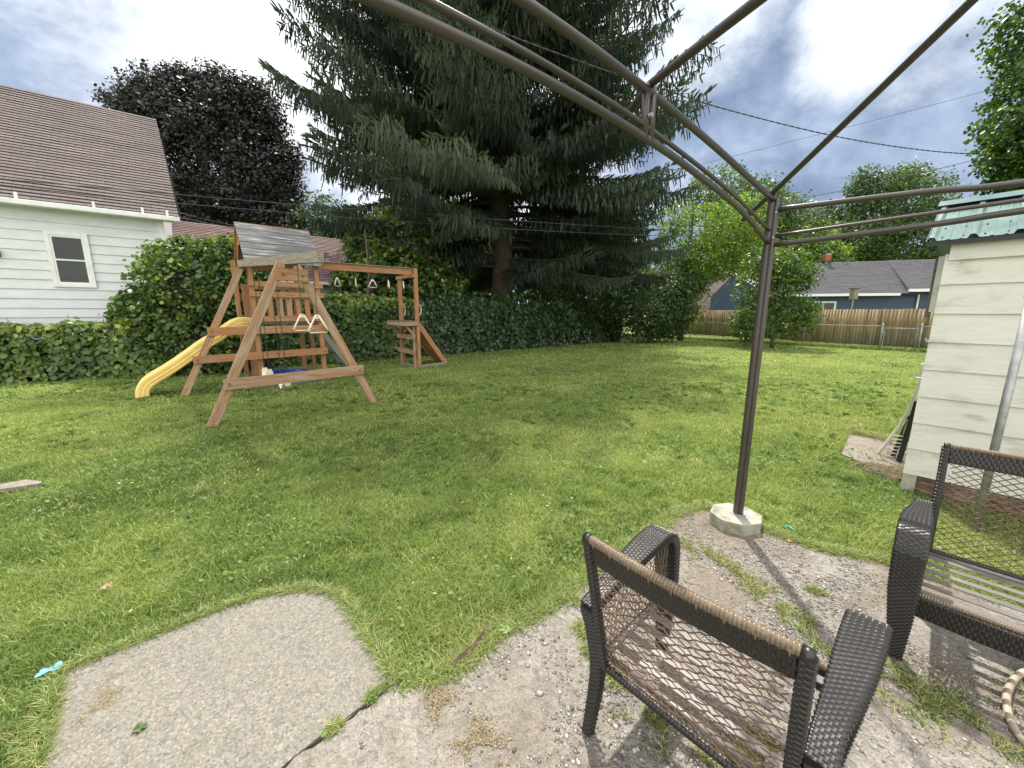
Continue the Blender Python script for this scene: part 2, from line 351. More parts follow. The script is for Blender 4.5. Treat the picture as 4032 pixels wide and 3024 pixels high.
def leaves_arrays(C_, Nn, size, tint, shape='6', roll=None, dirs=None):
    n = len(C_); T = {'6': LEAF6, 'L': LOBED, '4': RH4}[shape]
    Nn = Nn / (np.linalg.norm(Nn, axis=1, keepdims=True) + 1e-9)
    if dirs is None: dirs = rng.normal(size=(n, 3)); dirs[:, 2] -= .5
    t = dirs - Nn * np.sum(dirs * Nn, 1, keepdims=True); t /= (np.linalg.norm(t, axis=1, keepdims=True) + 1e-9)
    b = np.cross(t, Nn)
    V = (C_[:, None, :] + size[:, None, None] * (T[None, :, 0:1] * b[:, None, :] + (T[None, :, 1:2] - .5) * t[:, None, :] + T[None, :, 2:3] * Nn[:, None, :]))
    k = T.shape[0]
    if shape == '6': F = [(0, 3, 2, 1), (0, 5, 4, 3)]
    elif shape == 'L': F = [(0, 4, 3, 2, 1)][:1] + [(0, 7, 6, 5, 4)]
    else: F = [(0, 3, 2, 1)]
    loops = []; sizes = []
    idx = np.arange(n)[:, None] * k
    lp = np.concatenate([idx + np.array(f)[None, :] for f in F], axis=1)
    sz = np.tile(np.array([len(f) for f in F]), n)
    return V.reshape(-1, 3), sz, lp.ravel(), np.repeat(tint, k)
class Fol:
    def __init__(s): s.V = []; s.S = []; s.L = []; s.T = []; s.n = 0
    def add(s, V, S, Lp, T):
        s.V.append(V); s.S.append(S); s.L.append(Lp + s.n); s.T.append(T); s.n += len(V)
    def leaves(s, *a, **k): s.add(*leaves_arrays(*a, **k))
    def build(s, name, mat, parent=None):
        return mesh_np(name, np.concatenate(s.V), np.concatenate(s.S), np.concatenate(s.L), np.clip(np.concatenate(s.T), 0, 1), mat, parent)
def crown(fol, blobs, nclump, nleaf, rc, size, shape='4', tmean=.4, tvar=.18, flat=.7, yellow=0.0, inner=.62):
    """leaf clumps spread through a set of ellipsoids (cx,cy,cz,rx,ry,rz)"""
    vol = np.array([b[3] * b[4] + b[4] * b[5] + b[3] * b[5] for b in blobs]); pr = vol / vol.sum()
    which = rng.choice(len(blobs), nclump, p=pr); Bm = np.array(blobs)[which]
    d = rng.normal(size=(nclump, 3)); d /= np.linalg.norm(d, axis=1, keepdims=True)
    rr = inner + (1.03 - inner) * rng.random(nclump) ** .6
    c = Bm[:, :3] + d * Bm[:, 3:] * rr[:, None]
    ct = tmean + rng.normal(size=nclump) * tvar
    out = d * np.array([1, 1, 1])
    cc = np.repeat(c, nleaf, 0); oo = np.repeat(out, nleaf, 0)
    rcs = np.repeat(rc * (.6 + .8 * rng.random(nclump)), nleaf)
    off = rng.normal(size=cc.shape); off /= np.linalg.norm(off, axis=1, keepdims=True); off *= rng.random((len(off), 1)) ** .45; off[:, 2] *= flat
    P = cc + off * rcs[:, None]
    nn = oo * .5 + rng.normal(size=cc.shape) * .65; nn[:, 2] += .45
    t = np.repeat(ct, nleaf) + rng.normal(size=len(P)) * .12 + (rng.random(len(P)) < yellow) * .5
    fol.leaves(P, nn, size * (.45 + .6 * rng.random(len(P)) + .7 * rng.random(len(P)) ** 4), t, shape=shape)
def limbs(mb, base, top, r0, targets, seed=0, nseg=6):
    rd = random.Random(seed)
    base = Vector(base); top = Vector(top)
    pts = [base.lerp(top, i / nseg) + Vector((rd.uniform(-.1, .1), rd.uniform(-.1, .1), 0)) * (i > 0) * r0 * 4 for i in range(nseg + 1)]
    mb.tube(pts, [r0 * (1.25 if i == 0 else 1) * (1 - .75 * i / nseg) for i in range(nseg + 1)], 9)
    for tg in targets:
        tg = Vector(tg); k = rd.uniform(.3, .85); i = int(k * nseg); s = pts[i]; r = r0 * (1 - .75 * i / nseg) * .5
        mid = s.lerp(tg, .5) + Vector((rd.uniform(-.3, .3), rd.uniform(-.3, .3), rd.uniform(.1, .5)))
        mb.tube([s, s.lerp(mid, .5) + Vector((0, 0, .15)), mid, tg], [r, r * .75, r * .5, r * .15], 6)
        for _ in range(3):
            e = mid.lerp(tg, rd.random()) ; e2 = e + Vector((rd.uniform(-1, 1), rd.uniform(-1, 1), rd.uniform(.2, 1))) * (tg - s).length * .18
            mb.tube([e, e2], [r * .35, r * .08], 5)
def tree(name, label, base, blobs, nclump, nleaf, rc, size, mat, r0, shape='4', tmean=.4, group=None, cat='tree', yellow=0, inner=.62, tvar=.18, seed=1, ntarget=14, flat=.7):
    t = empty(name, base, label, cat, group)
    f = Fol(); crown(f, blobs, nclump, nleaf, rc, size, shape, tmean, tvar, flat, yellow, inner)
    f.build('crown', mat, t)
    mb = MB(); rd = random.Random(seed); tg = []
    for _ in range(ntarget):
        b = rd.choice(blobs); d = Vector((rd.gauss(0, 1), rd.gauss(0, 1), rd.gauss(.3, 1))).normalized()
        tg.append((b[0] + d.x * b[3] * .8, b[1] + d.y * b[4] * .8, b[2] + d.z * b[5] * .8))
    hi = max(b[2] + b[5] * .4 for b in blobs); bc = blobs[0]
    limbs(mb, base, (bc[0], bc[1], hi), r0, tg, seed); mb.build('trunk', M['bark'], t, smooth=True)
    return t
def pb(u, v, Y, ru, rv=None, ry=None):
    """ellipsoid from image centre & pixel radii at distance Y"""
    c = at(u, v, Y); k = Y * .98 / FPX; rx = ru * k; rz = (rv or ru) * k
    return (c.x, c.y, c.z, rx, ry or rx * .8, rz)
# ================================================================= GROUND
d1 = Vector((.77, .64, 0)); d2 = Vector((-.64, .77, 0))
mb = MB(); n = 60
xs = [-140 + 280 * i / n for i in range(n + 1)]; ys = [-15 + 235 * i / n for i in range(n + 1)]
mb.quad((-160, -20, 0), (160, -20, 0), (160, 260, 0), (-160, 260, 0))
tag(mb.build('lawn', M['lawn']), kind='structure')
SLAB = [(-1.62, .55), (-1.72, 1.1), (-1.93, 1.33), (-2.06, 1.45), (-2.08, 1.52), (-1.96, 1.62), (-1.76, 1.79), (-1.63, 1.90), (-1.50, 1.98), (-1.39, 2.02), (-1.28, 2.045), (-1.16, 2.04), (-1.06, 2.01), (-.98, 1.96), (-.86, 1.84), (-.76, 1.73), (-.61, 1.57), (-.515, 1.462), (-.815, 1.155), (-1.1, .8), (-1.3, .5)]
PATIO = [(-.50, 1.455), (-.40, 1.475), (-.31, 1.49), (-.2, 1.57), (-.13, 1.65), (-.06, 1.74), (.02, 1.79), (.10, 1.83), (.19, 1.90), (.30, 1.98), (.38, 2.09), (.46, 2.13), (.56, 2.21), (.68, 2.33), (.8, 2.46), (.95, 2.55), (1.11, 2.69), (1.25, 2.84), (1.36, 2.93), (1.55, 3.02), (1.74, 3.03), (1.9, 2.85), (1.93, 2.70), (2.04, 2.58), (2.14, 2.46), (2.25, 2.42), (2.36, 2.37), (2.48, 2.33), (2.62, 2.19), (2.8, 1.98), (3.1, 1.65), (3.3, 1.2), (3.3, -1.5), (-2, -1.5), (-1.296, .497), (-.811, 1.151)]
PATH = [tuple(G(u, v)[:2]) for u, v in [(3345, 1718), (3312, 1792), (3400, 1832), (3545, 1862), (3640, 1800), (3600, 1752), (3450, 1735)]]
def slabobj(name, poly, mat, z1, wob=.006):
    # wobble the outline so the edge is broken
    out_ = []
    for i in range(len(poly)):
        a = Vector(poly[i]); b = Vector(poly[(i + 1) % len(poly)]); k = max(1, int((b - a).length / .03))
        nn = Vector((-(b - a).y, (b - a).x)).normalized() if (b - a).length > 0 else Vector((0, 0))
        for j in range(k):
            p = a.lerp(b, j / k) + nn * random.uniform(-wob, wob); out_.append((p.x, p.y))
    o = MB().prism(out_, -.03, z1).build(name, mat, bevel=0); return tag(o, kind='structure')
slabobj('garden_slab', SLAB, M['slab'], .022, .004)
slabobj('patio', PATIO, M['patio'], .018, .012)
slabobj('path', PATH, M['path'], .02, .006)
def inpoly(P, poly):
    x, y = P[:, 0], P[:, 1]; ins = np.zeros(len(P), bool); n = len(poly)
    for i in range(n):
        x1, y1 = poly[i]; x2, y2 = poly[(i + 1) % n]
        c = ((y1 > y) != (y2 > y)) & (x < (x2 - x1) * (y - y1) / (y2 - y1 + 1e-12) + x1); ins ^= c
    return ins
def vnoise(P, s, seed=0):
    """cheap smooth value noise 0..1"""
    q = P[:, :2] * s + seed * 17.3; i = np.floor(q).astype(int); f = q - i; f = f * f * (3 - 2 * f)
    def h(a, b): 
        v = np.sin(a * 127.1 + b * 311.7 + seed * 74.7) * 43758.5453; return v - np.floor(v)
    a = h(i[:, 0], i[:, 1]); b = h(i[:, 0] + 1, i[:, 1]); c = h(i[:, 0], i[:, 1] + 1); d = h(i[:, 0] + 1, i[:, 1] + 1)
    return (a * (1 - f[:, 0]) + b * f[:, 0]) * (1 - f[:, 1]) + (c * (1 - f[:, 0]) + d * f[:, 0]) * f[:, 1]
def blades(fol, P, h, wd, lean, tint):
    n = len(P); az = rng.random(n) * 2 * np.pi; dx = np.stack([np.cos(az), np.sin(az), 0 * az], 1)
    la = rng.random(n) * 2 * np.pi; lv = np.stack([np.cos(la), np.sin(la), 0 * la], 1) * (lean * h * (.3 + rng.random(n)))[:, None]
    up = np.zeros((n, 3)); up[:, 2] = h
    w2 = (wd / 2)[:, None]
    V = np.stack([P - dx * w2, P + dx * w2, P + lv * .4 + up * .6 + dx * w2 * .8, P + lv * .4 + up * .6 - dx * w2 * .8, P + lv + up * (.85)], 1)
    idx = np.arange(n)[:, None] * 5
    lp = np.concatenate([idx + np.array([[0, 1, 2, 3]]), idx + np.array([[3, 2, 4]])], 1).ravel()
    fol.add(V.reshape(-1, 3), np.tile([4, 3], n), lp, np.repeat(tint, 5))
# hedge / bed boundary: no grass beyond this line
HA = Vector((-9.85, 9.75, 0))
def wedge(n, y0, y1, hf=1.38):
    """random ground points inside the view wedge"""
    y = np.sqrt(rng.random(n) * (y1 ** 2 - y0 ** 2) + y0 ** 2); x = (rng.random(n) * 2 - 1) * (y * hf + .6)
    return np.stack([x, y, np.zeros(n)], 1)
GAP = [(-.53, 1.45), (-.49, 1.46), (-.78, 1.13), (-1.27, .47), (-1.34, .47), (-.84, 1.16)]
f = Fol()
for (y0, y1, n, h, wd) in ((.9, 2.2, 170000, .040, .0042), (2.2, 4, 150000, .042, .006), (4, 7, 150000, .042, .010), (7, 12, 110000, .045, .018), (12, 24, 90000, .05, .034)):
    P = wedge(n, y0, y1)
    keep = ~(inpoly(P, SLAB) | inpoly(P, PATIO) | inpoly(P, PATH) | inpoly(P, GAP)); keep &= rng.random(len(P)) < .45 + .9 * vnoise(P, 3.3, 14); wx, wy = -4.3, 7.2; rw = np.hypot((P[:, 0] - wx), (P[:, 1] - wy)); keep &= rng.random(len(P)) < np.clip(rw / .9, .25, 1)
    s = (P[:, 0] - HA.x) * d2.x + (P[:, 1] - HA.y) * d2.y
    keep &= s < .3
    P = P[keep]; nn = len(P)
    big = vnoise(P, .8, 1) * .5 + vnoise(P, 2.7, 2) * .3 + vnoise(P, 9, 3) * .2
    stripe = .5 + .5 * np.sin((P[:, 0] * d2.x + P[:, 1] * d2.y) * 2 * np.pi / 1.1 + vnoise(P, 1.2, 8) * 4)
    patch = vnoise(P, 1.6, 5) * .6 + vnoise(P, 5, 6) * .4
    hh = h * (.45 + .8 * rng.random(nn)) * (.45 + 1.0 * vnoise(P, 5, 4))
    tint = .02 + .85 * big + rng.normal(size=nn) * .12 + .10 * stripe + .10 * np.clip((P[:, 0] + 1) / 6, 0, 1)
    dry = rng.random(nn) < (.05 + .12 * (patch > .62)); tint = np.where(dry, .9 + .1 * rng.random(nn), np.minimum(tint, .86))
    blades(f, P, hh, wd * (.6 + .8 * rng.random(nn)), 1.1, tint)
# taller tufts
c = wedge(2600, 1.2, 9); c = c[~(inpoly(c, SLAB) | inpoly(c, PATIO) | inpoly(c, PATH) | inpoly(c, GAP))]; c = c[vnoise(c, 1.3, 19) > .4]
P = np.repeat(c, 22, 0); P[:, :2] += rng.normal(size=(len(P), 2)) * .022; ct = np.repeat(.15 + .55 * rng.random(len(c)), 22)
blades(f, P, .055 * (.5 + .7 * rng.random(len(P))), .005 * (1 + .12 * P[:, 1] ** 1.5) * (.6 + .6 * rng.random(len(P))), 1.4, ct + rng.normal(size=len(P)) * .08)
tag(f.build('grass', M['grassb']), 'short mown green grass blades covering the back lawn', 'grass', kind='stuff')
# ragged fringe and broadleaf weeds along slab edges
f = Fol()
def along(poly, i0, i1, n, spread, inward=0):
    pts = [Vector(p) for p in poly[i0:i1]]; ls = [(pts[i+1] - pts[i]).length for i in range(len(pts) - 1)]; cs = np.cumsum([0] + ls)
    u = rng.random(n) * cs[-1]; P = np.zeros((n, 3))
    for k in range(n):
        i = min(len(ls) - 1, int(np.searchsorted(cs, u[k], 'right') - 1)); p = pts[i].lerp(pts[i+1], (u[k] - cs[i]) / (ls[i] + 1e-9)); P[k, :2] = p
    P[:, :2] += rng.normal(size=(n, 2)) * spread; return P
for poly, i0, i1, n, sp in ((SLAB, 1, 18, 9000, .014), (PATIO, 0, 30, 16000, .03)):
    P = along(poly, i0, i1, n, sp); P[:, 2] = .012
    blades(f, P, .03 * (.5 + rng.random(n)), np.full(n, .0045), 1.8, np.where(rng.random(n) < .25, .95, .25 + .5 * rng.random(n)))
P = wedge(700, 1.0, 6); P = P[~(inpoly(P, SLAB) | inpoly(P, PATIO))]; P[:, 2] = .03; n = len(P)
f.leaves(P, np.array([[0, 0, 1.]]) + rng.normal(size=(n, 3)) * .3, .010 + .028 * rng.random(n) ** 2, .84 + .13 * rng.random(n), shape='4', dirs=rng.normal(size=(n, 3)))
# clover / plantain leaves
P = wedge(6000, 1.0, 4.5); keep = ~(inpoly(P, SLAB) | inpoly(P, PATIO)); P = P[keep]; vn = vnoise(P, 2.2, 11); P = P[vn > .52]
n = len(P); P[:, 2] = .02 + .018 * rng.random(n)
nn = rng.normal(size=(n, 3)) * .35; nn[:, 2] += 1
f.leaves(P, nn, .014 + .02 * rng.random(n), .15 + .4 * rng.random(n), shape='6', dirs=rng.normal(size=(n, 3)))
f.build('weeds', M['grassb']); tag(bpy.data.objects['weeds'], 'ragged weeds and clippings along the concrete edges', 'weeds', kind='stuff')
# weeds growing in the patio cracks
f = Fol()
def strip(pts, n, w_, hmul=1.0, tint=(.25, .6), dry=.4):
    pts = [Vector(p) for p in pts]; P = np.zeros((n, 3))
    for k in range(n):
        i = random.randrange(len(pts) - 1); p = pts[i].lerp(pts[i+1], random.random()); P[k] = (p.x, p.y, .018)
    P[:, :2] += rng.normal(size=(n, 2)) * w_ * .5
    keep = vnoise(P, 14, 9) > .42; P = P[keep]; n = len(P)
    blades(f, P, .028 * hmul * (.4 + rng.random(n)), np.full(n, .004), 2.0, np.where(rng.random(n) < dry, .94, tint[0] + (tint[1] - tint[0]) * rng.random(n)))
strip([(1.22, 2.56), (1.4, 2.3), (1.48, 2.04), (1.52, 1.86), (1.58, 1.73)], 4200, .09, .7, (.05, .4), dry=.55)
strip([(1.58, 1.73), (1.66, 1.57), (1.72, 1.41), (1.85, 1.3), (2.0, 1.05)], 6000, .14, .75, (.05, .5), dry=.5)
strip([(.37, 1.98), (.36, 1.65), (.5, 1.4)], 1500, .04, dry=.5)
strip([(.5, 1.35), (.6, 1.25), (.8, 1.15), (1.05, 1.2)], 3200, .10, .7, (.05, .5), dry=.45)
strip([(-.60, 1.37), (-.56, 1.42)], 900, .028, .8, dry=.05)
strip([(-.74, 1.235), (-.68, 1.29)], 500, .022, .6, dry=.4)
strip([(1.78, 2.05), (1.84, 1.98)], 300, .03, .9, dry=.3)
strip([(2.3, 1.3), (2.6, 1.2)], 3500, .18, .6, (.05, .4), dry=.6)
tag(f.build('crack_weeds', M['grassb']), 'grass and weeds rooted in the patio cracks', 'weeds', kind='stuff')
f = Fol()
strip([(-.34, 1.40), (-.24, 1.30), (-.18, 1.24), (-.05, 1.15)], 5200, .075, .28, (.2, 1), 0)
strip([(-1.78, 1.50), (-1.74, 1.38), (-1.70, 1.25)], 2600, .055, .28, (.2, 1), 0)
PP = [G(3350, 1700), G(3560, 1760), G(3500, 1860), G(3440, 1850), G(3560, 1900)]
strip([(p.x, p.y) for p in PP], 9000, .16, .9, (.1, .8), 0)
tag(f.build('dry_grass', M['straw']), 'straw coloured dead grass clippings lying on the concrete', 'dry grass', kind='stuff')
# gravel
M['gravel'] = foliage('loose_gravel', [(0, (.09, .09, .095)), (.3, (.17, .155, .145)), (.7, (.29, .26, .23)), (1, (.50, .46, .42))], 0, .85)
f = Fol()
ico = np.array([[0, 0, 1], [.9, 0, .15], [.28, .85, .1], [-.72, .53, .2], [-.72, -.53, .1], [.28, -.85, .2], [0, 0, -.4]])
IF = [(0, 1, 2), (0, 2, 3), (0, 3, 4), (0, 4, 5), (0, 5, 1), (6, 2, 1), (6, 3, 2), (6, 4, 3), (6, 5, 4), (6, 1, 5)]
def stones(P, s, tint):
    n = len(P); az = rng.random(n) * 6.28; c, sn = np.cos(az), np.sin(az)
    sc = s[:, None] * (np.array([[1, .75, .45]]) * (.6 + .7 * rng.random((n, 3))))
    T = ico[None] * sc[:, None, :] * (.8 + .4 * rng.random((n, 7, 1)))
    X = T[:, :, 0] * c[:, None] - T[:, :, 1] * sn[:, None]; Y = T[:, :, 0] * sn[:, None] + T[:, :, 1] * c[:, None]
    V = np.stack([X, Y, T[:, :, 2]], 2) + P[:, None, :]
    idx = np.arange(n)[:, None] * 7
    lp = np.concatenate([idx + np.array([q]) for q in IF], 1).ravel()
    f.add(V.reshape(-1, 3), np.full(n * 10, 3), lp, np.repeat(tint, 7))
P = np.stack([rng.random(60000) * 3.8 - .6, rng.random(60000) * 2.6 + .5, np.full(60000, .019)], 1)
P = P[inpoly(P, PATIO)]; v = vnoise(P, 2.2, 21) * .6 + vnoise(P, 6, 22) * .4; lane = np.abs((P[:, 0] - 1.75) * .75 + (P[:, 1] - 1.8) * .66 + .12 * np.sin(P[:, 1] * 5)); v = v + .25 * (lane < .22)
P = P[v + .30 * rng.random(len(v)) ** 2 > .66]; n = len(P); s = .0035 + .009 * rng.random(n) ** 3 + (rng.random(n) < .03) * .008
stones(P, s, rng.random(n))
P = wedge(500, 1.2, 3.2); P = P[inpoly(P, SLAB)]; P[:, 2] = .023; stones(P, .003 + .003 * rng.random(len(P)), rng.random(len(P)))
P = along(SLAB, 2, 18, 60, .012); P[:, 2] = .024; stones(P, .004 + .004 * rng.random(len(P)), .8 + .2 * rng.random(len(P)))
tag(f.build('gravel', M['gravel']), 'loose grey and tan pebbles scattered on the broken patio', 'gravel', kind='stuff')
# ================================================================= PLAYSET
O = Vector((-3.5, 6.2, 0)); e1 = Vector((.757, .654, 0)); e2 = Vector((-.654, .757, 0)); UP = Vector((0, 0, 1))
def W(a, b, z): return O + e1 * a + e2 * b + UP * z
ps = empty('wooden_playset', W(0, 0, 0), 'red brown wooden climbing frame with roofed tower, swing beam and ring bar by the hedge', 'playset', rz=math.atan2(.654, .757))
RW, WN, GW = M['redwood'], M['redworn'], M['greywood']
board('swing_leg', W(-1.19, 0, 0), W(-.08, 0, 2.40), .09, .125, WN, ps, e2)
board('swing_leg', W(1.22, 0, 0), W(.13, 0, 2.38), .09, .12, WN, ps, e2)
board('swing_leg', W(-1.46, 3.0, 0), W(-.26, 3.0, 2.56), .09, .12, M['redworn'], ps, e2)
board('crossbar', W(-.99, -.07, .615), W(1.04, -.07, .65), .04, .16, WN, ps, e2)
board('apex_plate', W(-.17, -.07, 2.235), W(.27, -.07, 2.22), .04, .19, RW, ps, e2)
board('swing_beam', W(.11, -1.42, 2.36), W(-.25, 3.08, 2.66), .09, .135, GW, ps, e1)
board('brace_board', W(-.95, 2.93, 1.275), W(1.27, 2.93, 1.295), .04, .165, RW, ps, e2)
board('brace_board', W(-1.24, 2.93, .72), W(1.28, 2.93, .755), .04, .155, RW, ps, e2)
for a, b_, z in ((-.92, -.098, .62), (.97, -.098, .65), (-.88, 2.90, 1.28), (1.21, 2.90, 1.295), (-1.17, 2.90, .72), (1.21, 2.90, .755), (-.08, -.098, 2.23), (.19, -.098, 2.22)):
    MB().tube([W(a, b_, z), W(a, b_ - .012, z)], .018, 10).build('bolt', M['rust'], ps)
# tower
for a, b_, zt in ((-.10, 3.04, 2.72), (1.20, 3.04, 2.78), (-.24, 4.30, 2.85), (1.05, 4.30, 2.72), (1.28, 4.30, 1.35)):
    board('tower_post', W(a, b_, 0), W(a, b_, zt), .09, .09, RW, ps, e2)
board('entry_post', W(-.14, 3.62, 0), W(-.14, 3.62, 2.28), .05, .14, RW, ps, e2)
for z, h in ((2.265, .11), (2.045, .11), (1.52, .12)):
    board('front_rail', W(-.16, 2.975, z), W(1.31, 2.975, z), .035, h, RW, ps, e2)
    board('back_rail', W(-.28, 4.37, z), W(1.12, 4.37, z), .035, h, RW, ps, e2)
    if z < 2.2: board('side_rail', W(1.265, 3.02, z), W(1.265, 4.3, z), .035, h, RW, ps, e1)
for i in range(7):
    a = .04 + i * .182
    board('slat', W(a, 3.03, 1.46), W(a, 3.03, 2.06), .022, .105, WN if i in (2, 3) else RW, ps, e2)
for i in range(6):
    a = .0 + i * .2
    board('slat', W(a, 4.34, 1.46), W(a, 4.34, 2.06), .022, .10, RW, ps, e2)
mb = MB()
for i in range(9):
    a = 3.0 + i * .15
    mb.add([W(-.2, a, 1.40), W(1.27, a, 1.40), W(1.27, a + .14, 1.40), W(-.2, a + .14, 1.40), W(-.2, a, 1.43), W(1.27, a, 1.43), W(1.27, a + .14, 1.43), W(-.2, a + .14, 1.43)], [(0,3,2,1),(4,5,6,7),(0,1,5,4),(1,2,6,5),(2,3,7,6),(3,0,4,7)])
mb.build('deck', M['greenwood'], ps)
board('base_skid', W(-.15, 2.97, .05), W(1.32, 2.97, .05), .04, .10, M['greenwood'], ps, e2)
board('base_skid', W(-.9, 3.3, .04), W(-.2, 3.4, .04), .04, .08, M['greenwood'], ps, e2)
# roof planks
def roofplank(a0, a1, p, q, th, mat):
    (b0, z0), (b1, z1) = p, q
    d = (e2 * (b1 - b0) + UP * (z1 - z0)).normalized(); nrm_ = e1.cross(d).normalized()
    if nrm_.z < 0: nrm_ = -nrm_
    mid0 = (W(a0, b0, z0) + W(a0, b1, z1)) / 2; mid1 = (W(a1, b0, z0) + W(a1, b1, z1)) / 2
    h = (e2 * (b1 - b0) + UP * (z1 - z0)).length
    return board('roof_plank', mid0, mid1, th, h, mat, ps, nrm_, bevel=.003)
ez, rz_, eb, rb = 2.70, 3.60, 2.86, 3.72
M['roofplank'] = wood('weathered_grey_roof_planks', (.125, .13, .13), (.46, .46, .45), .5)
for i in range(6):
    t0 = i / 6 - .015; t1 = (i + 1) / 6 + .01
    for s in (0, 1):
        b0 = eb + (rb - eb) * t0; b1 = eb + (rb - eb) * t1
        if s: b0 = 2 * rb - b0; b1 = 2 * rb - b1
        z0 = ez + (rz_ - ez) * t0 + .012; z1 = ez + (rz_ - ez) * t1 - .004
        roofplank(-.19 + .0 * i, 1.30, (b0, z0), (b1, z1), .018, M['roofplank'] if s == 0 else RW)
for a in (-.13, 1.22):
    board('rafter', W(a, eb + .05, ez - .03), W(a, rb, rz_ - .06), .035, .085, RW, ps, e1)
    board('rafter', W(a, 2 * rb - eb - .05, ez - .03), W(a, rb, rz_ - .06), .035, .085, RW, ps, e1)
board('collar_board', W(-.13, rb - .35, rz_ - .4), W(-.13, rb + .35, rz_ - .4), .03, .12, RW, ps, e1)
# monkey bar
board('ring_beam', W(1.27, 3.80, 2.815), W(4.02, 3.80, 2.825), .04, .17, RW, ps, e2)
board('ring_beam_cap', W(1.27, 3.80, 2.917), W(4.0, 3.80, 2.927), .12, .02, GW, ps, e2)
board('end_post', W(4.08, 3.72, 0), W(4.08, 3.72, 2.93), .10, .10, RW, ps, e2)
board('end_post', W(4.08, 4.80, 0), W(4.08, 4.80, 2.74), .10, .10, RW, ps, e2)
board('top_tie', W(4.0, 3.66, 2.72), W(4.0, 4.86, 2.72), .035, .10, RW, ps, e1)
for b_ in (3.80, 4.72): board('ladder_rail', W(3.99, b_, 0), W(3.99, b_, 1.32), .035, .08, WN, ps, e2)
for z in (.47, .92): board('rung', W(3.95, 3.68, z), W(3.95, 4.88, z + .02), .035, .13, WN, ps, e1)
mb = MB()
for i in range(3):
    a = 3.66 + i * .135
    mb.add([W(a, 3.64, 1.39), W(a + .125, 3.64, 1.39), W(a + .125, 4.92, 1.39), W(a, 4.92, 1.39), W(a, 3.64, 1.42), W(a + .125, 3.64, 1.42), W(a + .125, 4.92, 1.42), W(a, 4.92, 1.42)], [(0,3,2,1),(4,5,6,7),(0,1,5,4),(1,2,6,5),(2,3,7,6),(3,0,4,7)])
mb.build('platform', M['greenwood'], ps)
board('platform_edge', W(3.66, 3.64, 1.33), W(3.66, 4.92, 1.33), .03, .12, WN, ps, e1)
board('platform_edge', W(3.66, 3.65, 1.33), W(4.06, 3.65, 1.33), .03, .12, WN, ps, e2)
for b_ in (3.76, 4.78): board('platform_brace', W(3.70, b_, 1.30), W(4.02, b_, .92), .04, .08, GW, ps, e2)
mb = MB(); ra, rbp = (4.12, 1.30), (5.10, .03)
mb.add([W(ra[0], 3.78, ra[1]), W(rbp[0], 3.9, rbp[1]), W(rbp[0] + .12, 4.74, rbp[1]), W(ra[0], 4.74, ra[1]),
        W(ra[0], 3.78, ra[1] - .03), W(rbp[0], 3.9, rbp[1] - .03), W(rbp[0] + .12, 4.74, rbp[1] - .03), W(ra[0], 4.74, ra[1] - .03)], [(0,1,2,3),(7,6,5,4),(0,4,5,1),(1,5,6,2),(2,6,7,3),(3,7,4,0)])
mb.build('ramp_panel', M['redwood'], ps)
board('ramp_rail', W(ra[0], 3.74, ra[1] + .02), W(rbp[0], 3.86, .03), .04, .15, RW, ps, e2)
board('ramp_rail', W(ra[0], 4.78, ra[1] + .04), W(rbp[0] + .15, 4.80, .05), .04, .15, RW, ps, e2)
board('base_skid', W(4.1, 3.66, .04), W(5.1, 3.84, .04), .04, .08, GW, ps, e2)
board('base_skid', W(3.98, 3.66, .04), W(3.98, 4.84, .04), .04, .08, GW, ps, e1)
for b_ in (3.72, 4.80):
    MB().tube([W(4.14, b_ + .03, 1.92), W(4.22, b_ + .03, 1.86), W(4.24, b_ + .03, 1.74), W(4.22, b_ + .03, 1.62), W(4.14, b_ + .03, 1.56)], .014, 8).build('grab_handle', M['plastic'], ps, smooth=True)
# climbing ramp right of the tower
for b_ in (3.55, 4.25): board('climbing_rail', W(1.28, b_, 1.30), W(2.12, b_, .02), .04, .14, M['greywood'] if b_ < 4 else M['greenwood'], ps, e2)
for k, z in enumerate((.3, .62, .95)):
    a = 1.28 + (1.30 - z) / 1.28 * .84
    board('climbing_step', W(a, 3.58, z), W(a, 4.23, z), .12, .03, M['greenwood'], ps, e1)
# toys on the tower
MB().tube([W(.58, 3.1, 2.36), W(.62, 3.06, 2.40), W(.72, 3.0, 2.44)], [.03, .035, .045], 10).build('toy_telescope', M['blue'], ps, smooth=True)
MB().tube([W(.10 + .10 * math.cos(q), 3.2 + .03 * math.sin(q), 2.16 + .1 * math.sin(q)) for q in [k * math.pi / 8 for k in range(9)]], .016, 8).build('steering_wheel', M['yellow'], ps, smooth=True)
# slide (part of the playset)
pth = [(-.08, 1.38), (-.22, 1.42), (-.36, 1.40), (-.50, 1.31), (-.72, 1.14), (-1.0, .955), (-1.26, .75), (-1.5, .57), (-1.7, .43), (-1.86, .33), (-1.97, .24), (-2.03, .14), (-2.05, .0)]
def cr(pts, n=4):
    pts = [Vector(p) for p in pts]; o_ = []
    for i in range(len(pts) - 1):
        p0, p1, p2, p3 = pts[max(i-1, 0)], pts[i], pts[i+1], pts[min(i+2, len(pts)-1)]
        for k in range(n):
            t = k / n; o_.append(.5 * ((2*p1) + (p2-p0)*t + (2*p0-5*p1+4*p2-p3)*t*t + (3*p1-p0-3*p2+p3)*t**3))
    return o_ + [pts[-1]]
pp = cr([(a, z, 0) for a, z in pth], 4)
half = [(-.29, -.07), (-.305, -.045), (-.305, -.03), (-.285, -.015), (-.305, .0), (-.305, .03), (-.285, .045), (-.30, .06), (-.30, .11), (-.275, .135), (-.245, .125), (-.225, .05), (-.19, .012), (-.10, .0), (-.09, .012), (-.02, .012)]
prof = half + [(-a, b) for a, b in half[::-1]] + [(.27, -.07), (.17, -.02), (-.17, -.02), (-.27, -.07)]
vs = []; m_ = len(pp)
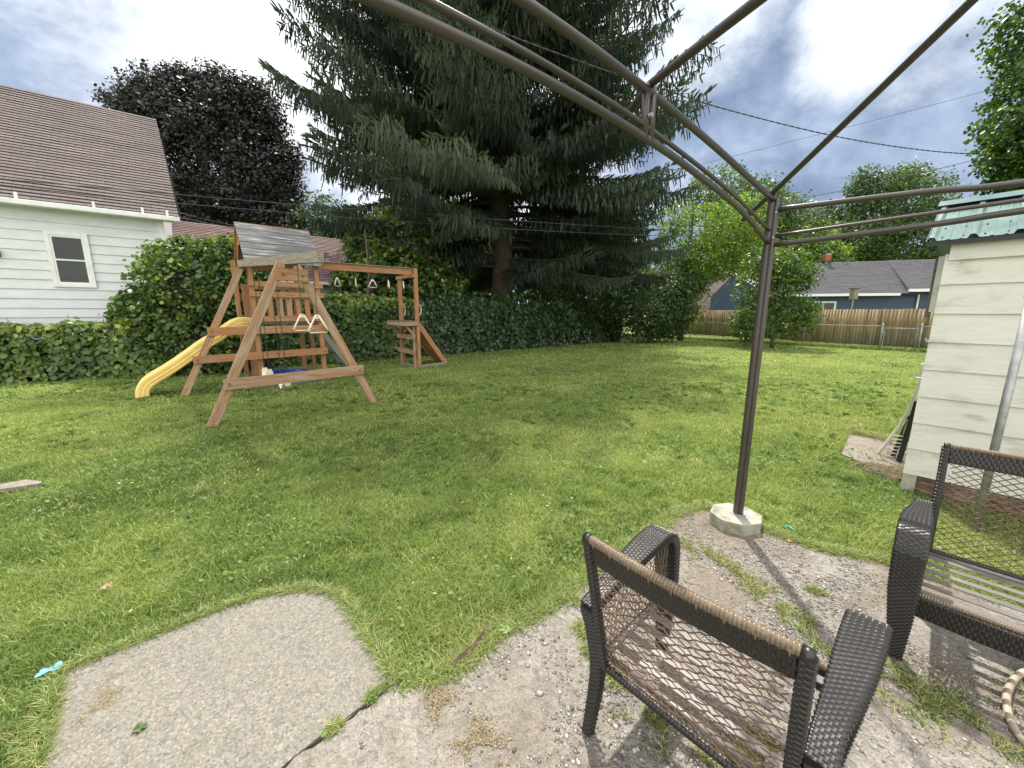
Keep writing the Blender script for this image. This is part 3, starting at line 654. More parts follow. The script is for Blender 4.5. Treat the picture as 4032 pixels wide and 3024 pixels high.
for i, p in enumerate(pp):
    t = (pp[min(i+1, m_-1)] - pp[max(i-1, 0)]).normalized(); nr = Vector((-t.y, t.x, 0)); nr = nr if (nr.y > 0 or (abs(nr.y) < .05 and nr.x < 0)) else -nr
    if i > m_ - 8: nr = Vector((-abs(t.y), abs(t.x), 0))
    for (c_, h) in prof: q = p + nr * h; vs.append(W(q.x, 3.62 + c_ * .86, q.y))
k = len(prof); mb = MB(); mb.add(vs, [(i*k+j, i*k+(j+1) % k, (i+1)*k+(j+1) % k, (i+1)*k+j) for i in range(m_-1) for j in range(k)] + [tuple(range(k)), tuple(range((m_-1)*k, m_*k))[::-1]])
so_ = mb.build('slide', M['yellow'], ps, bevel=0); tag(so_, 'yellow wavy plastic slide')
# swings, rings (hang from the playset -> own things)
def beamz(b_): return 2.36 - .07 + (b_ + 1.42) / 4.5 * .30
def beama(b_): return .11 - .36 * (b_ + 1.42) / 4.5
def chainmesh(mb, a, b2, pitch=.035, r=.0035):
    a = Vector(a); b2 = Vector(b2); n = int((b2 - a).length / pitch); ax = (b2 - a).normalized()
    s1 = ax.cross(Vector((1, .3, 0))).normalized(); s2 = ax.cross(s1)
    for i in range(n):
        c = a.lerp(b2, (i + .5) / n); s = s1 if i % 2 else s2; L_ = pitch * .62; w_ = .009
        mb.tube([c + ax * L_, c + s * w_ + ax * L_ * .5, c + s * w_ - ax * L_ * .5, c - ax * L_, c - s * w_ - ax * L_ * .5, c - s * w_ + ax * L_ * .5, c + ax * L_], r, 5, cap=False)
def trapeze(name, top, ringtop, size, yaw, label, group, cat='trapeze ring', chainpitch=.035):
    t = empty(name, ringtop, label, cat, group)
    mb = MB(); chainmesh(mb, top, ringtop, chainpitch); mb.build('chain', M['chain'], t, smooth=True)
    ax = Vector((math.cos(yaw), math.sin(yaw), 0)); h = size; w_ = size * .54; c = Vector(ringtop)
    pts = [c + ax * .02, c - ax * .0 + UP * .005, c - ax * .02] + [c - ax * w_ * .75 - UP * h * .6, c - ax * w_ - UP * h * .88, c - ax * w_ * .85 - UP * h, c + ax * w_ * .85 - UP * h, c + ax * w_ - UP * h * .88, c + ax * w_ * .75 - UP * h * .6, c + ax * .02]
    mb = MB().tube(pts, .013, 8); mb.tube([c - ax * .022 - UP * .03, c + ax * .022 - UP * .03], .016, 8)
    mb.build('handle', M['plastic'], t, smooth=True); return t
yaw0 = math.atan2(.654, .757)
for b_, z_, lab in ((-.50, 1.62, 'cream triangular trapeze ring, left one of the pair hanging in front of the tower'), (-1.12, 1.61, 'cream triangular trapeze ring, right one of the pair hanging in front of the tower')):
    trapeze('trapeze_ring', W(beama(b_), b_, beamz(b_)), W(beama(b_), b_, z_), .235, yaw0, lab, 'trapeze rings hanging from the swing beam')
ringlab = ['leftmost', 'second from the left', 'middle', 'second from the right', 'rightmost']
for i, (a, yw) in enumerate(((1.90, .6), (2.37, 1.25), (2.83, -.1), (3.28, 1.35), (3.73, 1.2))):
    trapeze('hanging_ring', W(a, 3.80, 2.73), W(a, 3.80, 2.545), .21, yaw0 + yw, 'small cream triangle handle, %s of the five under the monkey bar beam' % ringlab[i], 'triangle handles under the monkey bar beam', 'ring', .03)
def swing(b0, b1, z, label):
    t = empty('swing', W(beama((b0 + b1) / 2), (b0 + b1) / 2, z), label, 'swing', 'belt swings under the grey beam')
    for b_ in (b0, b1):
        mb = MB(); chainmesh(mb, W(beama(b_), b_, beamz(b_)), W(beama(b_) , b_, z + .12), .038, .004); mb.build('chain', M['chain'], t, smooth=True)
    mb = MB(); n = 14; hw = .07; pts = []
    for i in range(n + 1):
        s = i / n; b_ = b0 + (b1 - b0) * s; zz = z + .13 - .22 * math.sin(math.pi * s) ** .6
        wdt = hw * (1 if .12 < s < .88 else .55 + 3.75 * min(s, 1 - s))
        for sg in (-1, 1):
            for dz in (0, -.012): pts.append(W(beama(b_) + sg * wdt, b_, zz + dz))
    fs = []
    for i in range(n):
        o_ = i * 4; fs += [(o_, o_+4, o_+6, o_+2), (o_+1, o_+3, o_+7, o_+5), (o_, o_+1, o_+5, o_+4), (o_+2, o_+6, o_+7, o_+3)]
    fs += [(0, 2, 3, 1), (n*4, n*4+1, n*4+3, n*4+2)]
    mb.add(pts, fs); mb.build('belt_seat', M['plastic'], t, smooth=False)
    for b_ in (b0, b1):
        mb = MB(); ring = [(beama(b_) + .06 * math.cos(q), z + .045 + .085 * math.sin(q)) for q in [k * math.pi / 9 for k in range(18)]]
        vs = [W(a, b_ - .01, zz) for a, zz in ring] + [W(a, b_ + .01, zz) for a, zz in ring]
        mb.add(vs, [tuple(range(18)), tuple(range(18, 36))[::-1]] + [(i, i+18, (i+1) % 18 + 18, (i+1) % 18) for i in range(18)])
        mb.build('seat_end', M['plastic'], t)
swing(1.72, 2.05, .44, 'cream belt swing hanging further back under the grey beam near the tower')
swing(.62, .95, .42, 'cream belt swing hanging nearer the front A frame behind its crossbar')
# blue pool
t = empty('kiddie_pool', W(.35, 3.75, 0), 'round blue plastic paddling pool on the grass under the tower', 'paddling pool')
mb = MB(); n = 36; pr = [(.50, .0), (.56, .02), (.60, .17), (.64, .19), (.64, .17), (.62, .15), (.585, .0)]
pr = [(.0, .012), (.50, .012), (.54, .03), (.57, .20), (.60, .215), (.625, .20), (.60, .16), (.55, .0)]
vs = [W(.40 + r_ * math.cos(2 * math.pi * i / n), 3.72 + r_ * math.sin(2 * math.pi * i / n), z) for i in range(n) for r_, z in pr]
k = len(pr); mb.add(vs, [(i*k+j, ((i+1) % n)*k+j, ((i+1) % n)*k+j+1, i*k+j+1) for i in range(n) for j in range(k-1)]); mb.build('basin', M['blue'], t, smooth=True)
MB().tube([W(.40 + .61 * math.cos(2 * math.pi * i / n), 3.72 + .61 * math.sin(2 * math.pi * i / n), .205) for i in range(n + 1)], .02, 8, cap=False).build('rim', M['blue'], t, smooth=True)
# toy bits under the crossbar
t = empty('toy_scoop', G(1110, 1515), 'small orange and white toy lying in the grass beneath the swing crossbar', 'toy')
c = G(1118, 1512, .03); M['orange'] = simple('orange_plastic', [(.3, (.55, .20, .02)), (.7, (.7, .30, .05))], 8, .4, bm=0)
MB().box((-.06, -.05, -.03), (.10, .05, .03), Matrix.Translation(c) @ Matrix.Rotation(.3, 4, 'Z')).build('body', M['orange'], t, bevel=.012)
MB().tube([c + Vector((-.08, 0, -.01)), c + Vector((-.14, 0, .0)), c + Vector((-.15, .0, .06))], [.02, .016, .012], 7).build('grip', M['white'], t, smooth=True)
# ================================================================= GAZEBO
gp = G(2905, 2025, .10); gp.z = .10
gz = empty('gazebo_frame', gp, 'brown metal gazebo frame without canopy standing over the patio', 'gazebo')
mb = MB(); H_ = 2.30
def fluted(mb, x, y, z0, z1, r=.037):
    pts = []; n = 96
    for i in range(n):
        q = 2 * math.pi * i / n; rr = r * (1 - .24 * (abs(math.cos(2 * q + .8)) ** 14) - .06 * (abs(math.cos(2 * q + .8)) ** 2)); pts.append((x + rr * math.cos(q), y + rr * math.sin(q)))
    vs = [(a, b, z0) for a, b in pts] + [(a, b, z1) for a, b in pts]
    mb.add(vs, [(i, (i+1) % n, n+(i+1) % n, n+i) for i in range(n)] + [tuple(range(n))[::-1], tuple(range(n, 2*n))])
fluted(mb, gp.x, gp.y, .10, 2.40); mb.build('post', M['gazebo'], gz)
mb = MB()
for i, (r_, h) in enumerate(((.098, .003), (.088, .008), (.07, .005), (.055, .012))):
    n = 28; z = .1005
    mb.prism([(gp.x + r_ * math.cos(2 * math.pi * k / n), gp.y + r_ * math.sin(2 * math.pi * k / n)) for k in range(n)], z - .0005 * i, z + h)
M['plate'] = simple('grey_painted_plate', [(.3, (.24, .22, .215)), (.7, (.33, .31, .30))], 8, .5, bm=.05)
mb.build('foot_plate', M['plate'], gz)
gd = Vector((-.77, -.64, 0)); gs = Vector((.64, -.77, 0))
def GL(s, z, off=0): return Vector((gp.x, gp.y, 0)) + gd * s + UP * z + gs * off
def GR(s, z): return Vector((gp.x, gp.y, 0)) + gs * s + UP * z
def sm(pts): return cr([tuple(p) for p in pts], 5)
MB().tube(sm([GL(.03, 2.12), GL(.54, 2.25), GL(1.14, 2.33), GL(1.54, 2.365), GL(2.12, 2.385), GL(2.6, 2.37), GL(3.05, 2.33)]), .0155, 12).build('side_beam', M['gazebo'], gz, smooth=True)
MB().tube(sm([GL(.03, 2.20), GL(.7, 2.32), GL(1.56, 2.41), GL(2.12, 2.43), GL(2.6, 2.42), GL(3.05, 2.40)]), .0105, 10).build('side_rail', M['gazebo'], gz, smooth=True)
MB().tube(sm([GL(.0, 2.39), GL(.91, 2.49), GL(1.54, 2.54), GL(2.05, 2.56), GL(2.6, 2.55), GL(3.05, 2.52)]), .0165, 12).build('eave_beam', M['gazebo'], gz, smooth=True)
mb = MB(); q0 = GL(1.56, 2.37, .0); 
for off in (-.022, .022): mb.tube([GL(1.56 + off, 2.36), GL(1.56 + off, 2.565)], .017, 8)
mb.build('strut', M['gazebo'], gz, smooth=True)
MB().tube(sm([GR(.03, 2.105), GR(.74, 2.115), GR(1.06, 2.13), GR(2.0, 2.16), GR(3.0, 2.12)]), .0165, 12).build('side_beam', M['gazebo'], gz, smooth=True)
MB().tube(sm([GR(.03, 2.165), GR(1.06, 2.18), GR(2.0, 2.2), GR(3.0, 2.17)]), .0105, 10).build('side_rail', M['gazebo'], gz, smooth=True)
MB().tube(sm([GR(.02, 2.335), GR(.72, 2.29), GR(1.04, 2.26), GR(2.0, 2.26), GR(3.0, 2.32)]), .0165, 12).build('eave_beam', M['gazebo'], gz, smooth=True)
# hip rafter from the corner, common rafter from the strut
def line_px(u0, v0, y0, u1, v1, y1): return at(u0, v0, y0), at(u1, v1, y1)
hip0 = Vector((gp.x - .02, gp.y + .05, 2.42)); peak = at(3830, 0, 1.62)
ext_ = hip0 + (hip0 - peak).normalized() * .30
MB().tube([ext_ + UP * 0.01, hip0, peak, peak + (peak - hip0) * .35], .0165, 10).build('rafter', M['gazebo'], gz, smooth=True)
st = GL(1.56, 2.57); pk2 = at(2985, 0, 1.62 * .82)
pk2 = at(2985, 0, 1.25); ex = at(2440, 492, 2.12)
MB().tube([ex, st, pk2, pk2 + (pk2 - st) * .5], .0165, 10).build('rafter', M['gazebo'], gz, smooth=True)
MB().tube([GL(.03, 2.42), Vector((gp.x, gp.y, 2.33)), Vector((gp.x, gp.y, 2.46))], .012, 8).build('corner_pin', M['gazebo'], gz)
for z, s in ((2.31, -1), (2.15, -1), ):
    MB().tube([Vector((gp.x - .005, gp.y - .034, z)), Vector((gp.x - .006, gp.y - .043, z))], .006, 8).build('bolt', M['steel'], gz)
mb = MB(); mb.tube([GL(1.585, 2.44) + gs * .02, GL(1.585, 2.44) + gs * .035], .009, 8); mb.build('bolt', M['steel'], gz)
# concrete block under the post
blk = [(gp.x - .015 + .19 * math.cos(R(22.5 + 45 * k + 12)), gp.y + .0 + .175 * math.sin(R(22.5 + 45 * k + 12))) for k in range(8)]
mb = MB().prism(blk, .0, .108); bo = mb.build('concrete_block', M['dirtyblock'], bevel=.006)
tag(bo, 'grey octagonal concrete block under the gazebo post', 'concrete block')
mb = MB(); gq = R(22.5 + 45 * 5 + 12 + 8); c = Vector((gp.x - .015 + .172 * math.cos(gq), gp.y + .158 * math.sin(gq), 0))
gr = mb.box((-.005, -.008, .004), (.005, .008, .106), Matrix.Translation(c) @ Matrix.Rotation(gq - math.pi / 2, 4, 'Z')).build('mould_groove', M['core'], bo)
# ================================================================= CHAIRS
def cushion_path(path, n):
    return cr(path, n)
def woven(mb, path, widths, thick, side, pitch=.0095, amp=.0015, cols=.017):
    """woven sleeve round a rounded rectangular section swept along path; side = width axis"""
    P = cr(path, 6); side = Vector(side); d = [0]
    for i in range(1, len(P)): d.append(d[-1] + (P[i] - P[i-1]).length)
    Lt = d[-1]; ns = max(4, int(Lt / pitch))
    wk = [i * Lt / (len(widths) - 1) for i in range(len(widths))]
    wm = max(widths); tm_ = max(thick); per = 2 * (wm + tm_); nc = max(4, 2 * round(per / cols / 2)); npr = nc * 4
    def sect(k):   # unit rounded rectangle by perimeter
        q = per * k / npr
        for a, b_, c, dd in ((-wm/2, -tm_/2, wm, 0), (wm/2, -tm_/2, 0, tm_), (wm/2, tm_/2, -wm, 0), (-wm/2, tm_/2, 0, -tm_)):
            ln = abs(c) + abs(dd)
            if q <= ln + 1e-9: x, z = a + c * q / ln, b_ + dd * q / ln; break
            q -= ln
        r = .011; dx = max(0, abs(x) - (wm/2 - r)); dz = max(0, abs(z) - (tm_/2 - r)); l = math.hypot(dx, dz)
        if dx > 0 and dz > 0 and l > r: x -= math.copysign(dx * (1 - r / l), x); z -= math.copysign(dz * (1 - r / l), z)
        return x / (wm/2), z / (tm_/2)
    SC = [sect(k) for k in range(npr)]; rows = []
    for i in range(ns):
        for fr_, g in ((.06, 0), (.30, 1), (.72, 1), (.94, 0)): rows.append(((i + fr_) / ns * Lt, i, g))
    vs = []
    for s_, i, g in rows:
        p = Vector([np.interp(s_, d, [q[c] for q in P]) for c in range(3)])
        p2 = Vector([np.interp(min(s_ + .01, Lt), d, [q[c] for q in P]) for c in range(3)]); p1 = Vector([np.interp(max(s_ - .01, 0), d, [q[c] for q in P]) for c in range(3)])
        t = (p2 - p1).normalized(); z = t.cross(side).normalized()
        wv = np.interp(s_, wk, widths); tv = np.interp(s_, wk, thick)
        for k in range(npr):
            x_, z_ = SC[k]; over = (i + k // 4) % 2; e_ = (k % 4) / 4; hump = math.sin(math.pi * (e_ + .125))
            a = (amp * (1.3 * hump if over else -.9 * hump)) * g + (-.9 * amp) * (1 - g)
            l = math.hypot(x_, z_) + 1e-6
            vs.append(p + side * (x_ * wv / 2 + a * (x_ if abs(x_) > .93 else 0)) + z * (z_ * tv / 2 + a * (z_ if abs(z_) > .85 else 0)))
    k = npr; n = len(rows) - 1
    mb.add(vs, [(i*k+j, i*k+(j+1) % k, (i+1)*k+(j+1) % k, (i+1)*k+j) for i in range(n) for j in range(k)] + [tuple(range(k))[::-1], tuple(range(n*k, (n+1)*k))])
def coil(mb, a, b2, r=.013, pitch=.0095, amp=.003, pts=None):
    if pts is None: a = Vector(a); b2 = Vector(b2); pts = [a, b2]
    d = [0]
    for i in range(1, len(pts)): d.append(d[-1] + (pts[i] - pts[i-1]).length)
    n = int(d[-1] / pitch); P = []; rr = []
    for i in range(n):
        for f_, g in ((.05, -.6), (.25, .7), (.5, 1), (.75, .7), (.95, -.6)):
            q = (i + f_) / n * d[-1]; P.append(Vector([np.interp(q, d, [p[c] for p in pts]) for c in range(3)])); rr.append(r + amp * g * .5)
    mb.tube(P, rr, 12)
def lattice(mb, o_, ux, uy, wx, wy, cx_, cy_, r=.0021, wav=.003):
    """diamond net in the parallelogram o_ + ux*[0,wx] + uy*[0,wy]"""
    nz = ux.cross(uy).normalized()
    for sg in (1, -1):
        k0 = -int(wx / cx_) - int(wy / cy_) - 2
        for k in range(k0, -k0):
            # line x = k*cx + sg*(y)*cx/cy
            pts = []; N_ = 40
            for j in range(N_ + 1):
                y = wy * j / N_; x = k * cx_ + (sg * y) * cx_ / cy_
                if 0 <= x <= wx: pts.append(o_ + ux * x + uy * y + nz * (wav * sg * math.cos(math.pi * y / cy_ * 2 + k)))
            if len(pts) > 2: mb.tube(pts, r, 4)
def make_chair(label):
    t = empty('wicker_chair', (0, 0, 0), label, 'chair', 'dark wicker patio armchairs')
    X, Yv = Vector((1, 0, 0)), Vector((0, 1, 0)); WK = M['wicker']
    for s in (-1, 1):
        x = s * .335
        mb = MB(); woven(mb, [(x - s*.0, -.02, 0), (x - s*.005, .02, .25), (x, -.005, .45), (x, -.045, .575)], [.040, .05, .055, .06], [.04, .045, .05, .05], X); mb.build('rear_leg', WK, t)
        mb = MB(); woven(mb, [(x, -.055, .575), (x, .04, .598), (x + s*.01, .2, .615), (x + s*.018, .38, .632), (x + s*.02, .50, .632), (x + s*.02, .565, .60), (x + s * .02, .595, .54)], [.066, .070, .086, .102, .112, .112, .112], [.042, .042, .04, .04, .04, .045, .05], X); mb.build('armrest', WK, t)
        mb = MB(); woven(mb, [(x + s*.02, .593, .55), (x + s*.018, .605, .42), (x + s*.01, .60, .22), (x, .575, 0)], [.112, .105, .08, .05], [.05, .05, .045, .04], X); mb.build('front_leg', WK, t)
        # side net
        mb = MB(); lattice(mb, Vector((x, .03, .33)), Yv, UP, .54, .27, .036, .044, .0022); mb.build('side_net', M['wickerbrown'], t)
        mb = MB(); mb.tube([(x - s*.01, .0, .325), (x - s*.01, .58, .325)], .012, 8); mb.build('side_rail', WK, t, smooth=True)
    bt = Vector((0, -.13, .905)); bb = Vector((0, -.005, .335)); ub = (bt - bb).normalized(); nb = Vector((0, ub.z, -ub.y))
    for s in (-1, 1):
        mb = MB(); woven(mb, [bb + X * s * .285, bb.lerp(bt, .5) + X * s * .288, bt + X * s * .292], [.034, .034, .034], [.03, .03, .03], X, amp=.0014); mb.build('back_post', WK, t)
    # woven top band, curved slightly backwards
    mb = MB(); q = [bt + X * (.275 * k / 4) - nb * (.014 * (1 - (k / 4) ** 2)) - ub * .045 for k in range(-4, 5)]
    woven(mb, q, [.088] * 3, [.018] * 3, ub, amp=.0014); mb.build('back_band', WK, t)
    mb = MB(); q = [bt + X * (.28 * k / 4) - nb * (.014 * (1 - (k / 4) ** 2)) + ub * .006 for k in range(-4, 5)]
    coil(mb, None, None, .0135, .0095, .004, cr(q, 4))
    for k in range(-4, 5):
        c = bt + X * (.275 * k / 4.2) - nb * .014 * (1 - (k / 4.2) ** 2)
        for sg in (1, -1): mb.tube([c + ub * .008 + nb * .012 * sg, c - ub * .011 + nb * .0125 * sg], .0032, 6)
    mb.build('top_wrap', M['wickertan'], t, smooth=True)
    for s in (-1, 1):
        mb = MB(); mb.tube([bt + X * s * .28 + ub * .004, bt + X * s * .303 + ub * .004], .017, 10); mb.build('corner_cap', WK, t, smooth=True)
    mb = MB(); coil(mb, bb - X * .285, bb + X * .285, .015, .012, .002); mb.build('back_lower_rail', WK, t, smooth=True)
    mb = MB(); hh = (bt - bb).length - .09
    lattice(mb, bb - X * .27, X, ub, .54, hh, .049, .031, .0025, .004); mb.build('back_net', M['wickerbrown'], t)
    mb = MB()
    mb.tube([(-.31, .03, .335), (-.31, .56, .335)], .013, 8); mb.tube([(.31, .03, .335), (.31, .56, .335)], .013, 8); mb.tube([(-.31, .04, .335), (.31, .04, .335)], .013, 8)
    mb.build('seat_frame', M['seatstrap'], t, smooth=True)
    for k in range(6):
        y = .085 + k * .082
        mb = MB(); mb.box((-.31, y, .343), (.31, y + .036, .347)); mb.build('seat_slat', M['seatstrap'], t)
    mb = MB(); woven(mb, [(-.30, .575, .30), (-.1, .585, .30), (.1, .585, .30), (.30, .575, .30)], [.105] * 3, [.022] * 3, UP, amp=.0014); mb.build('apron', WK, t)
    mb = MB(); coil(mb, (-.295, .572, .358), (.295, .572, .358), .012, .0095, .003); mb.build('apron_wrap', M['wickertan'], t, smooth=True)
    return t
ch1 = make_chair('dark wicker patio armchair seen from behind with a tan wrapped top rail, in the foreground')
ch2 = ch1.copy(); scene.collection.objects.link(ch2)
for c in list(ch1.children):
    k = c.copy(); scene.collection.objects.link(k); k.parent = ch2
ch2['label'] = 'dark wicker patio armchair at the right edge facing the camera beside the shed'
ch1.location = (.54, 1.01, .018); ch1.rotation_euler = (0, 0, math.atan2(-.744, .668))
ch2.location = (2.50, 1.72, .018); ch2.rotation_euler = (0, 0, math.atan2(.744, -.668))
# ================================================================= SHED
S0 = Vector((3.70, 3.39, 0)); sv = Vector((.64, -.77, 0)); sn = Vector((.77, .64, 0))   # along wall, into shed
def SW(s, o_, z): return S0 + sv * s + sn * o_ + UP * z
sh = empty('garden_shed', S0, 'white painted shed with peeling wide siding and pale green metal roof at the right', 'shed')
def sbox(mb, s0, s1, o0, o1, z0, z1, lean=0):
    vs = [SW(s0, o0 + lean, z0), SW(s1, o0 + lean, z0), SW(s1, o1, z0), SW(s0, o1, z0), SW(s0, o0, z1), SW(s1, o0, z1), SW(s1, o1, z1), SW(s0, o1, z1)]
    mb.add(vs, [(0,1,2,3),(7,6,5,4),(4,5,1,0),(5,6,2,1),(6,7,3,2),(7,4,0,3)])
mb = MB()
zs = [.175 + .2445 * i for i in range(9)]
for i in range(8):
    sbox(mb, .035, 4.2, 0.0, .05, zs[i], zs[i+1] + .01, -.016)
    # side wall courses
    vs = lambda s, o_, z: SW(s, o_, z)
    a, b_ = zs[i], zs[i+1] + .01
    mb.add([SW(-.016, .02, a), SW(-.016, 3.0, a), SW(0, 3.0, b_), SW(0, .02, b_)], [(0, 1, 2, 3)])
mb.build('siding', M['shedsiding'], sh)
mb = MB()
sbox(mb, .01, 4.2, .03, 2.9, .0, 2.2)
mb.build('core_wall', M['shedsiding'], sh)
mb = MB()
for i in range(8): sbox(mb, -.022, .065, -.012, .03, zs[i], zs[i+1] + .006, -.014)
mb.build('corner_board', M['shedsiding'], sh)
mb = MB(); sbox(mb, -.0, 4.2, -.004, .2, .0, .178); mb.build('sill', M['rotten'], sh)
mb = MB(); sbox(mb, -.02, .07, -.022, .18, .0, .182); mb.build('corner_block', M['dirtyblock'], sh)
mb = MB(); sbox(mb, .0, 4.2, -.03, .0, 2.085, 2.235); mb.build('fascia', M['shedsiding'], sh)
# metal roof with ribs
mb = MB(); O0, O1, Z0, Z1 = -.10, .62, 2.245, 2.64
prof = [(-.15, 0)]
x = -.15
while x < 4.2:
    for dx, h in ((.0, .0), (.012, .0), (.03, .012), (.05, .012), (.068, 0)): pass
    prof += [(x + .002, .0), (x + .018, .032), (x + .045, .032), (x + .065, 0), (x + .115, 0), (x + .12, .006), (x + .135, .006), (x + .14, 0), (x + .185, 0), (x + .19, .006), (x + .205, .006), (x + .21, 0)]
    x += .229
prof = sorted(set(prof)); n = len(prof)
sl_ = (sn * (O1 - O0) + UP * (Z1 - Z0)).normalized(); nr = sv.cross(sl_).normalized()
if nr.z < 0: nr = -nr
vs = [SW(s, O0, Z0) + nr * h for s, h in prof] + [SW(s, O1, Z1) + nr * h for s, h in prof] + [SW(s, O0, Z0) + nr * (h - .0025) for s, h in prof] + [SW(s, O1, Z1) + nr * (h - .0025) for s, h in prof]
mb.add(vs, [(i, i+1, n+i+1, n+i) for i in range(n-1)] + [(2*n+i, 3*n+i, 3*n+i+1, 2*n+i+1) for i in range(n-1)] + [(i, 2*n+i, 2*n+i+1, i+1) for i in range(n-1)] + [(0, n, 3*n, 2*n)])
mb.build('metal_roof', M['metalroof'], sh)
mb = MB(); mb.add([SW(-.15, 1.34, Z0), SW(4.2, 1.34, Z0), SW(4.2, O1, Z1), SW(-.15, O1, Z1)], [(0, 1, 2, 3)]); mb.build('metal_roof', M['metalroof'], sh)
mb = MB(); rc0 = SW(-.16, O1 - .10, Z1 - .035) + nr * .028; rc1 = SW(4.2, O1 - .10, Z1 - .035) + nr * .028; rt0 = SW(-.16, O1, Z1 + .05); rt1 = SW(4.2, O1, Z1 + .05); rd0 = SW(-.16, O1 + .12, Z1 - .03); rd1 = SW(4.2, O1 + .12, Z1 - .03)
mb.add([rc0, rc1, rt1, rt0, rd0, rd1], [(0, 1, 2, 3), (3, 2, 5, 4), (0, 3, 4)]); mb.build('ridge_cap', M['metalroof'], sh)
mb = MB(); sbox(mb, -.14, 4.2, -.09, -.075, 2.205, 2.243); mb.build('eave_trim', M['black'], sh)
mb = MB()
for s in np.arange(-.06, 1.2, .115):
    for tq in (.06, .30): 
        c = SW(s, O0 + (O1 - O0) * tq, Z0 + (Z1 - Z0) * tq); mb.tube([c, c + nr * .008], .006, 6)
mb.build('roof_screws', M['black'], sh)
mb = MB(); sbox(mb, -.16, -.12, 1.3, 1.36, 1.6, 2.24); mb.build('eave_bracket', M['greenwood'], sh)
mb = MB(); sbox(mb, -.12, .0, 1.0, 1.06, 1.66, 2.22); mb.build('side_panel', M['shedsiding'], sh)
for z, o_ in ((1.36, .9), (1.03, .35)):
    mb = MB(); c = SW(-.02, o_, z); mb.tube([c, c - sv * .07, c - sv * .075 + UP * .03], .010, 7); mb.build('hook', M['pvc'], sh)
# steel pole in front of the shed
pp_ = G(3838, 2091); t = empty('steel_pole', pp_, 'galvanised steel pole with a rusty cap standing in front of the white shed', 'pole')
MB().tube([pp_, pp_ + UP * 1.76], .024, 14).build('pipe', M['steel'], t, smooth=True)
MB().tube([pp_ + UP * 1.755, pp_ + UP * 1.775, pp_ + UP * 1.79, pp_ + UP * 1.80], [.032, .031, .026, .008], 14).build('cap', M['rust'], t, smooth=True)
# pipe and rack leaning on the shed
pth = [G(3458, 1762), at(3525, 1700, 3.95), at(3570, 1630, 3.98), at(3605, 1540, 3.99), at(3632, 1450, 4.0)]
pth = [G(3458, 1762) + UP * .01] + [SW(-.25 + .0, .55, .20), SW(-.14, .62, .5), SW(-.09, .68, .85), SW(-.07, .72, 1.05)]
pw = [at(u, v, Y) for u, v, Y in ((3458, 1762, 4.28), (3530, 1692, 4.2), (3580, 1610, 4.12), (3615, 1520, 4.05), (3637, 1430, 4.02))]
pw[0].z = .012
tag(MB().tube(cr(pw, 5), .015, 10).build('pvc_pipe', M['pvc'], smooth=True), 'bent off white plastic pipe leaning against the side of the shed', 'pipe')
t = empty('folding_rack', G(3540, 1790), 'black folding rack with grey slats propped against the side of the shed', 'rack')
a0, a1 = at(3545, 1785, 4.02), at(3612, 1580, 3.95); a0.z = .03
board('rail', a0, a1, .02, .05, M['black'], t); b0, b1 = at(3520, 1770, 4.18), at(3585, 1640, 4.1); b0.z = .03
board('rail', b0, b1, .02, .04, M['black'], t)
mb = MB()
for i in range(7):
    p = b0.lerp(at(3530, 1700, 4.15), i / 7); mb.tube([p + Vector((-.03, 0, 0)), p + Vector((.06, -.05, 0))], .006, 6)
mb.build('slats', M['white'], t); 
MB().tube([at(3572, 1655, 4.05), at(3555, 1712, 4.08)], .006, 6).build('stay', M['steel'], t)
# hose
hp = [G(4110, 2640), G(4032, 2665), G(3985, 2700), G(3958, 2760), G(3962, 2830), G(3985, 2890), G(4032, 2955), G(4120, 3030)]
for p in hp: p.z = .032
tag(MB().tube(cr(hp, 6), .013, 10).build('garden_hose', M['hose'], smooth=True), 'beige garden hose curling on the patio at the bottom right corner', 'hose')
# ================================================================= HOUSES
def uvroof(name, a, b2, c, d, mat, parent, th=.05, course=.145, step=.02):
    """roof plane a-b eave, c-d ridge (c above b2) built of overlapping shingle courses, UV in metres"""
    a, b2, c, d = map(Vector, (a, b2, c, d)); me = bpy.data.meshes.new(name)
    nrm_ = (b2 - a).cross(d - a).normalized(); sg = 1
    if nrm_.z < 0: nrm_ = -nrm_; sg = -1
    n = max(2, int((d - a).length / course)); vs = []; fs = []
    rdm = random.Random(n)
    m_ = 12
    for i in range(n):
        t0, t1 = i / n, (i + 1) / n; o_ = len(vs)
        for t_, h in ((t0, 0), (t0, step), (t1, 0)):
            for k in range(m_ + 1):
                jit = rdm.uniform(-.006, .006) if h else 0
                vs.append(a.lerp(d, t_).lerp(b2.lerp(c, t_), k / m_) + nrm_ * (h + jit))
        for r_ in range(2):
            for k in range(m_): q = o_ + r_ * (m_ + 1) + k; fs.append((q, q + 1, q + m_ + 2, q + m_ + 1) if sg > 0 else (q + m_ + 1, q + m_ + 2, q + 1, q))
    o_ = len(vs); vs += [a, b2, c, d] + [p - nrm_ * th for p in (a, b2, c, d)]
    fs += [(o_+7,o_+6,o_+5,o_+4),(o_,o_+4,o_+5,o_+1),(o_+1,o_+5,o_+6,o_+2),(o_+2,o_+6,o_+7,o_+3),(o_+3,o_+7,o_+4,o_)]
    me.from_pydata([tuple(v) for v in vs], [], fs); me.update()
    ux = (b2 - a).normalized(); uy = ((d - a) - ux * (d - a).dot(ux)).normalized(); uvl = me.uv_layers.new(name='UVMap')
    sc_ = (d - a).dot(uy) / n
    for lp in me.loops:
        p = me.vertices[lp.vertex_index].co - a; uvl.data[lp.index].uv = (p.dot(ux), p.dot(uy) / sc_ * .14)
    me.materials.append(mat); o2 = bpy.data.objects.new(name, me); put(o2, parent); return o2
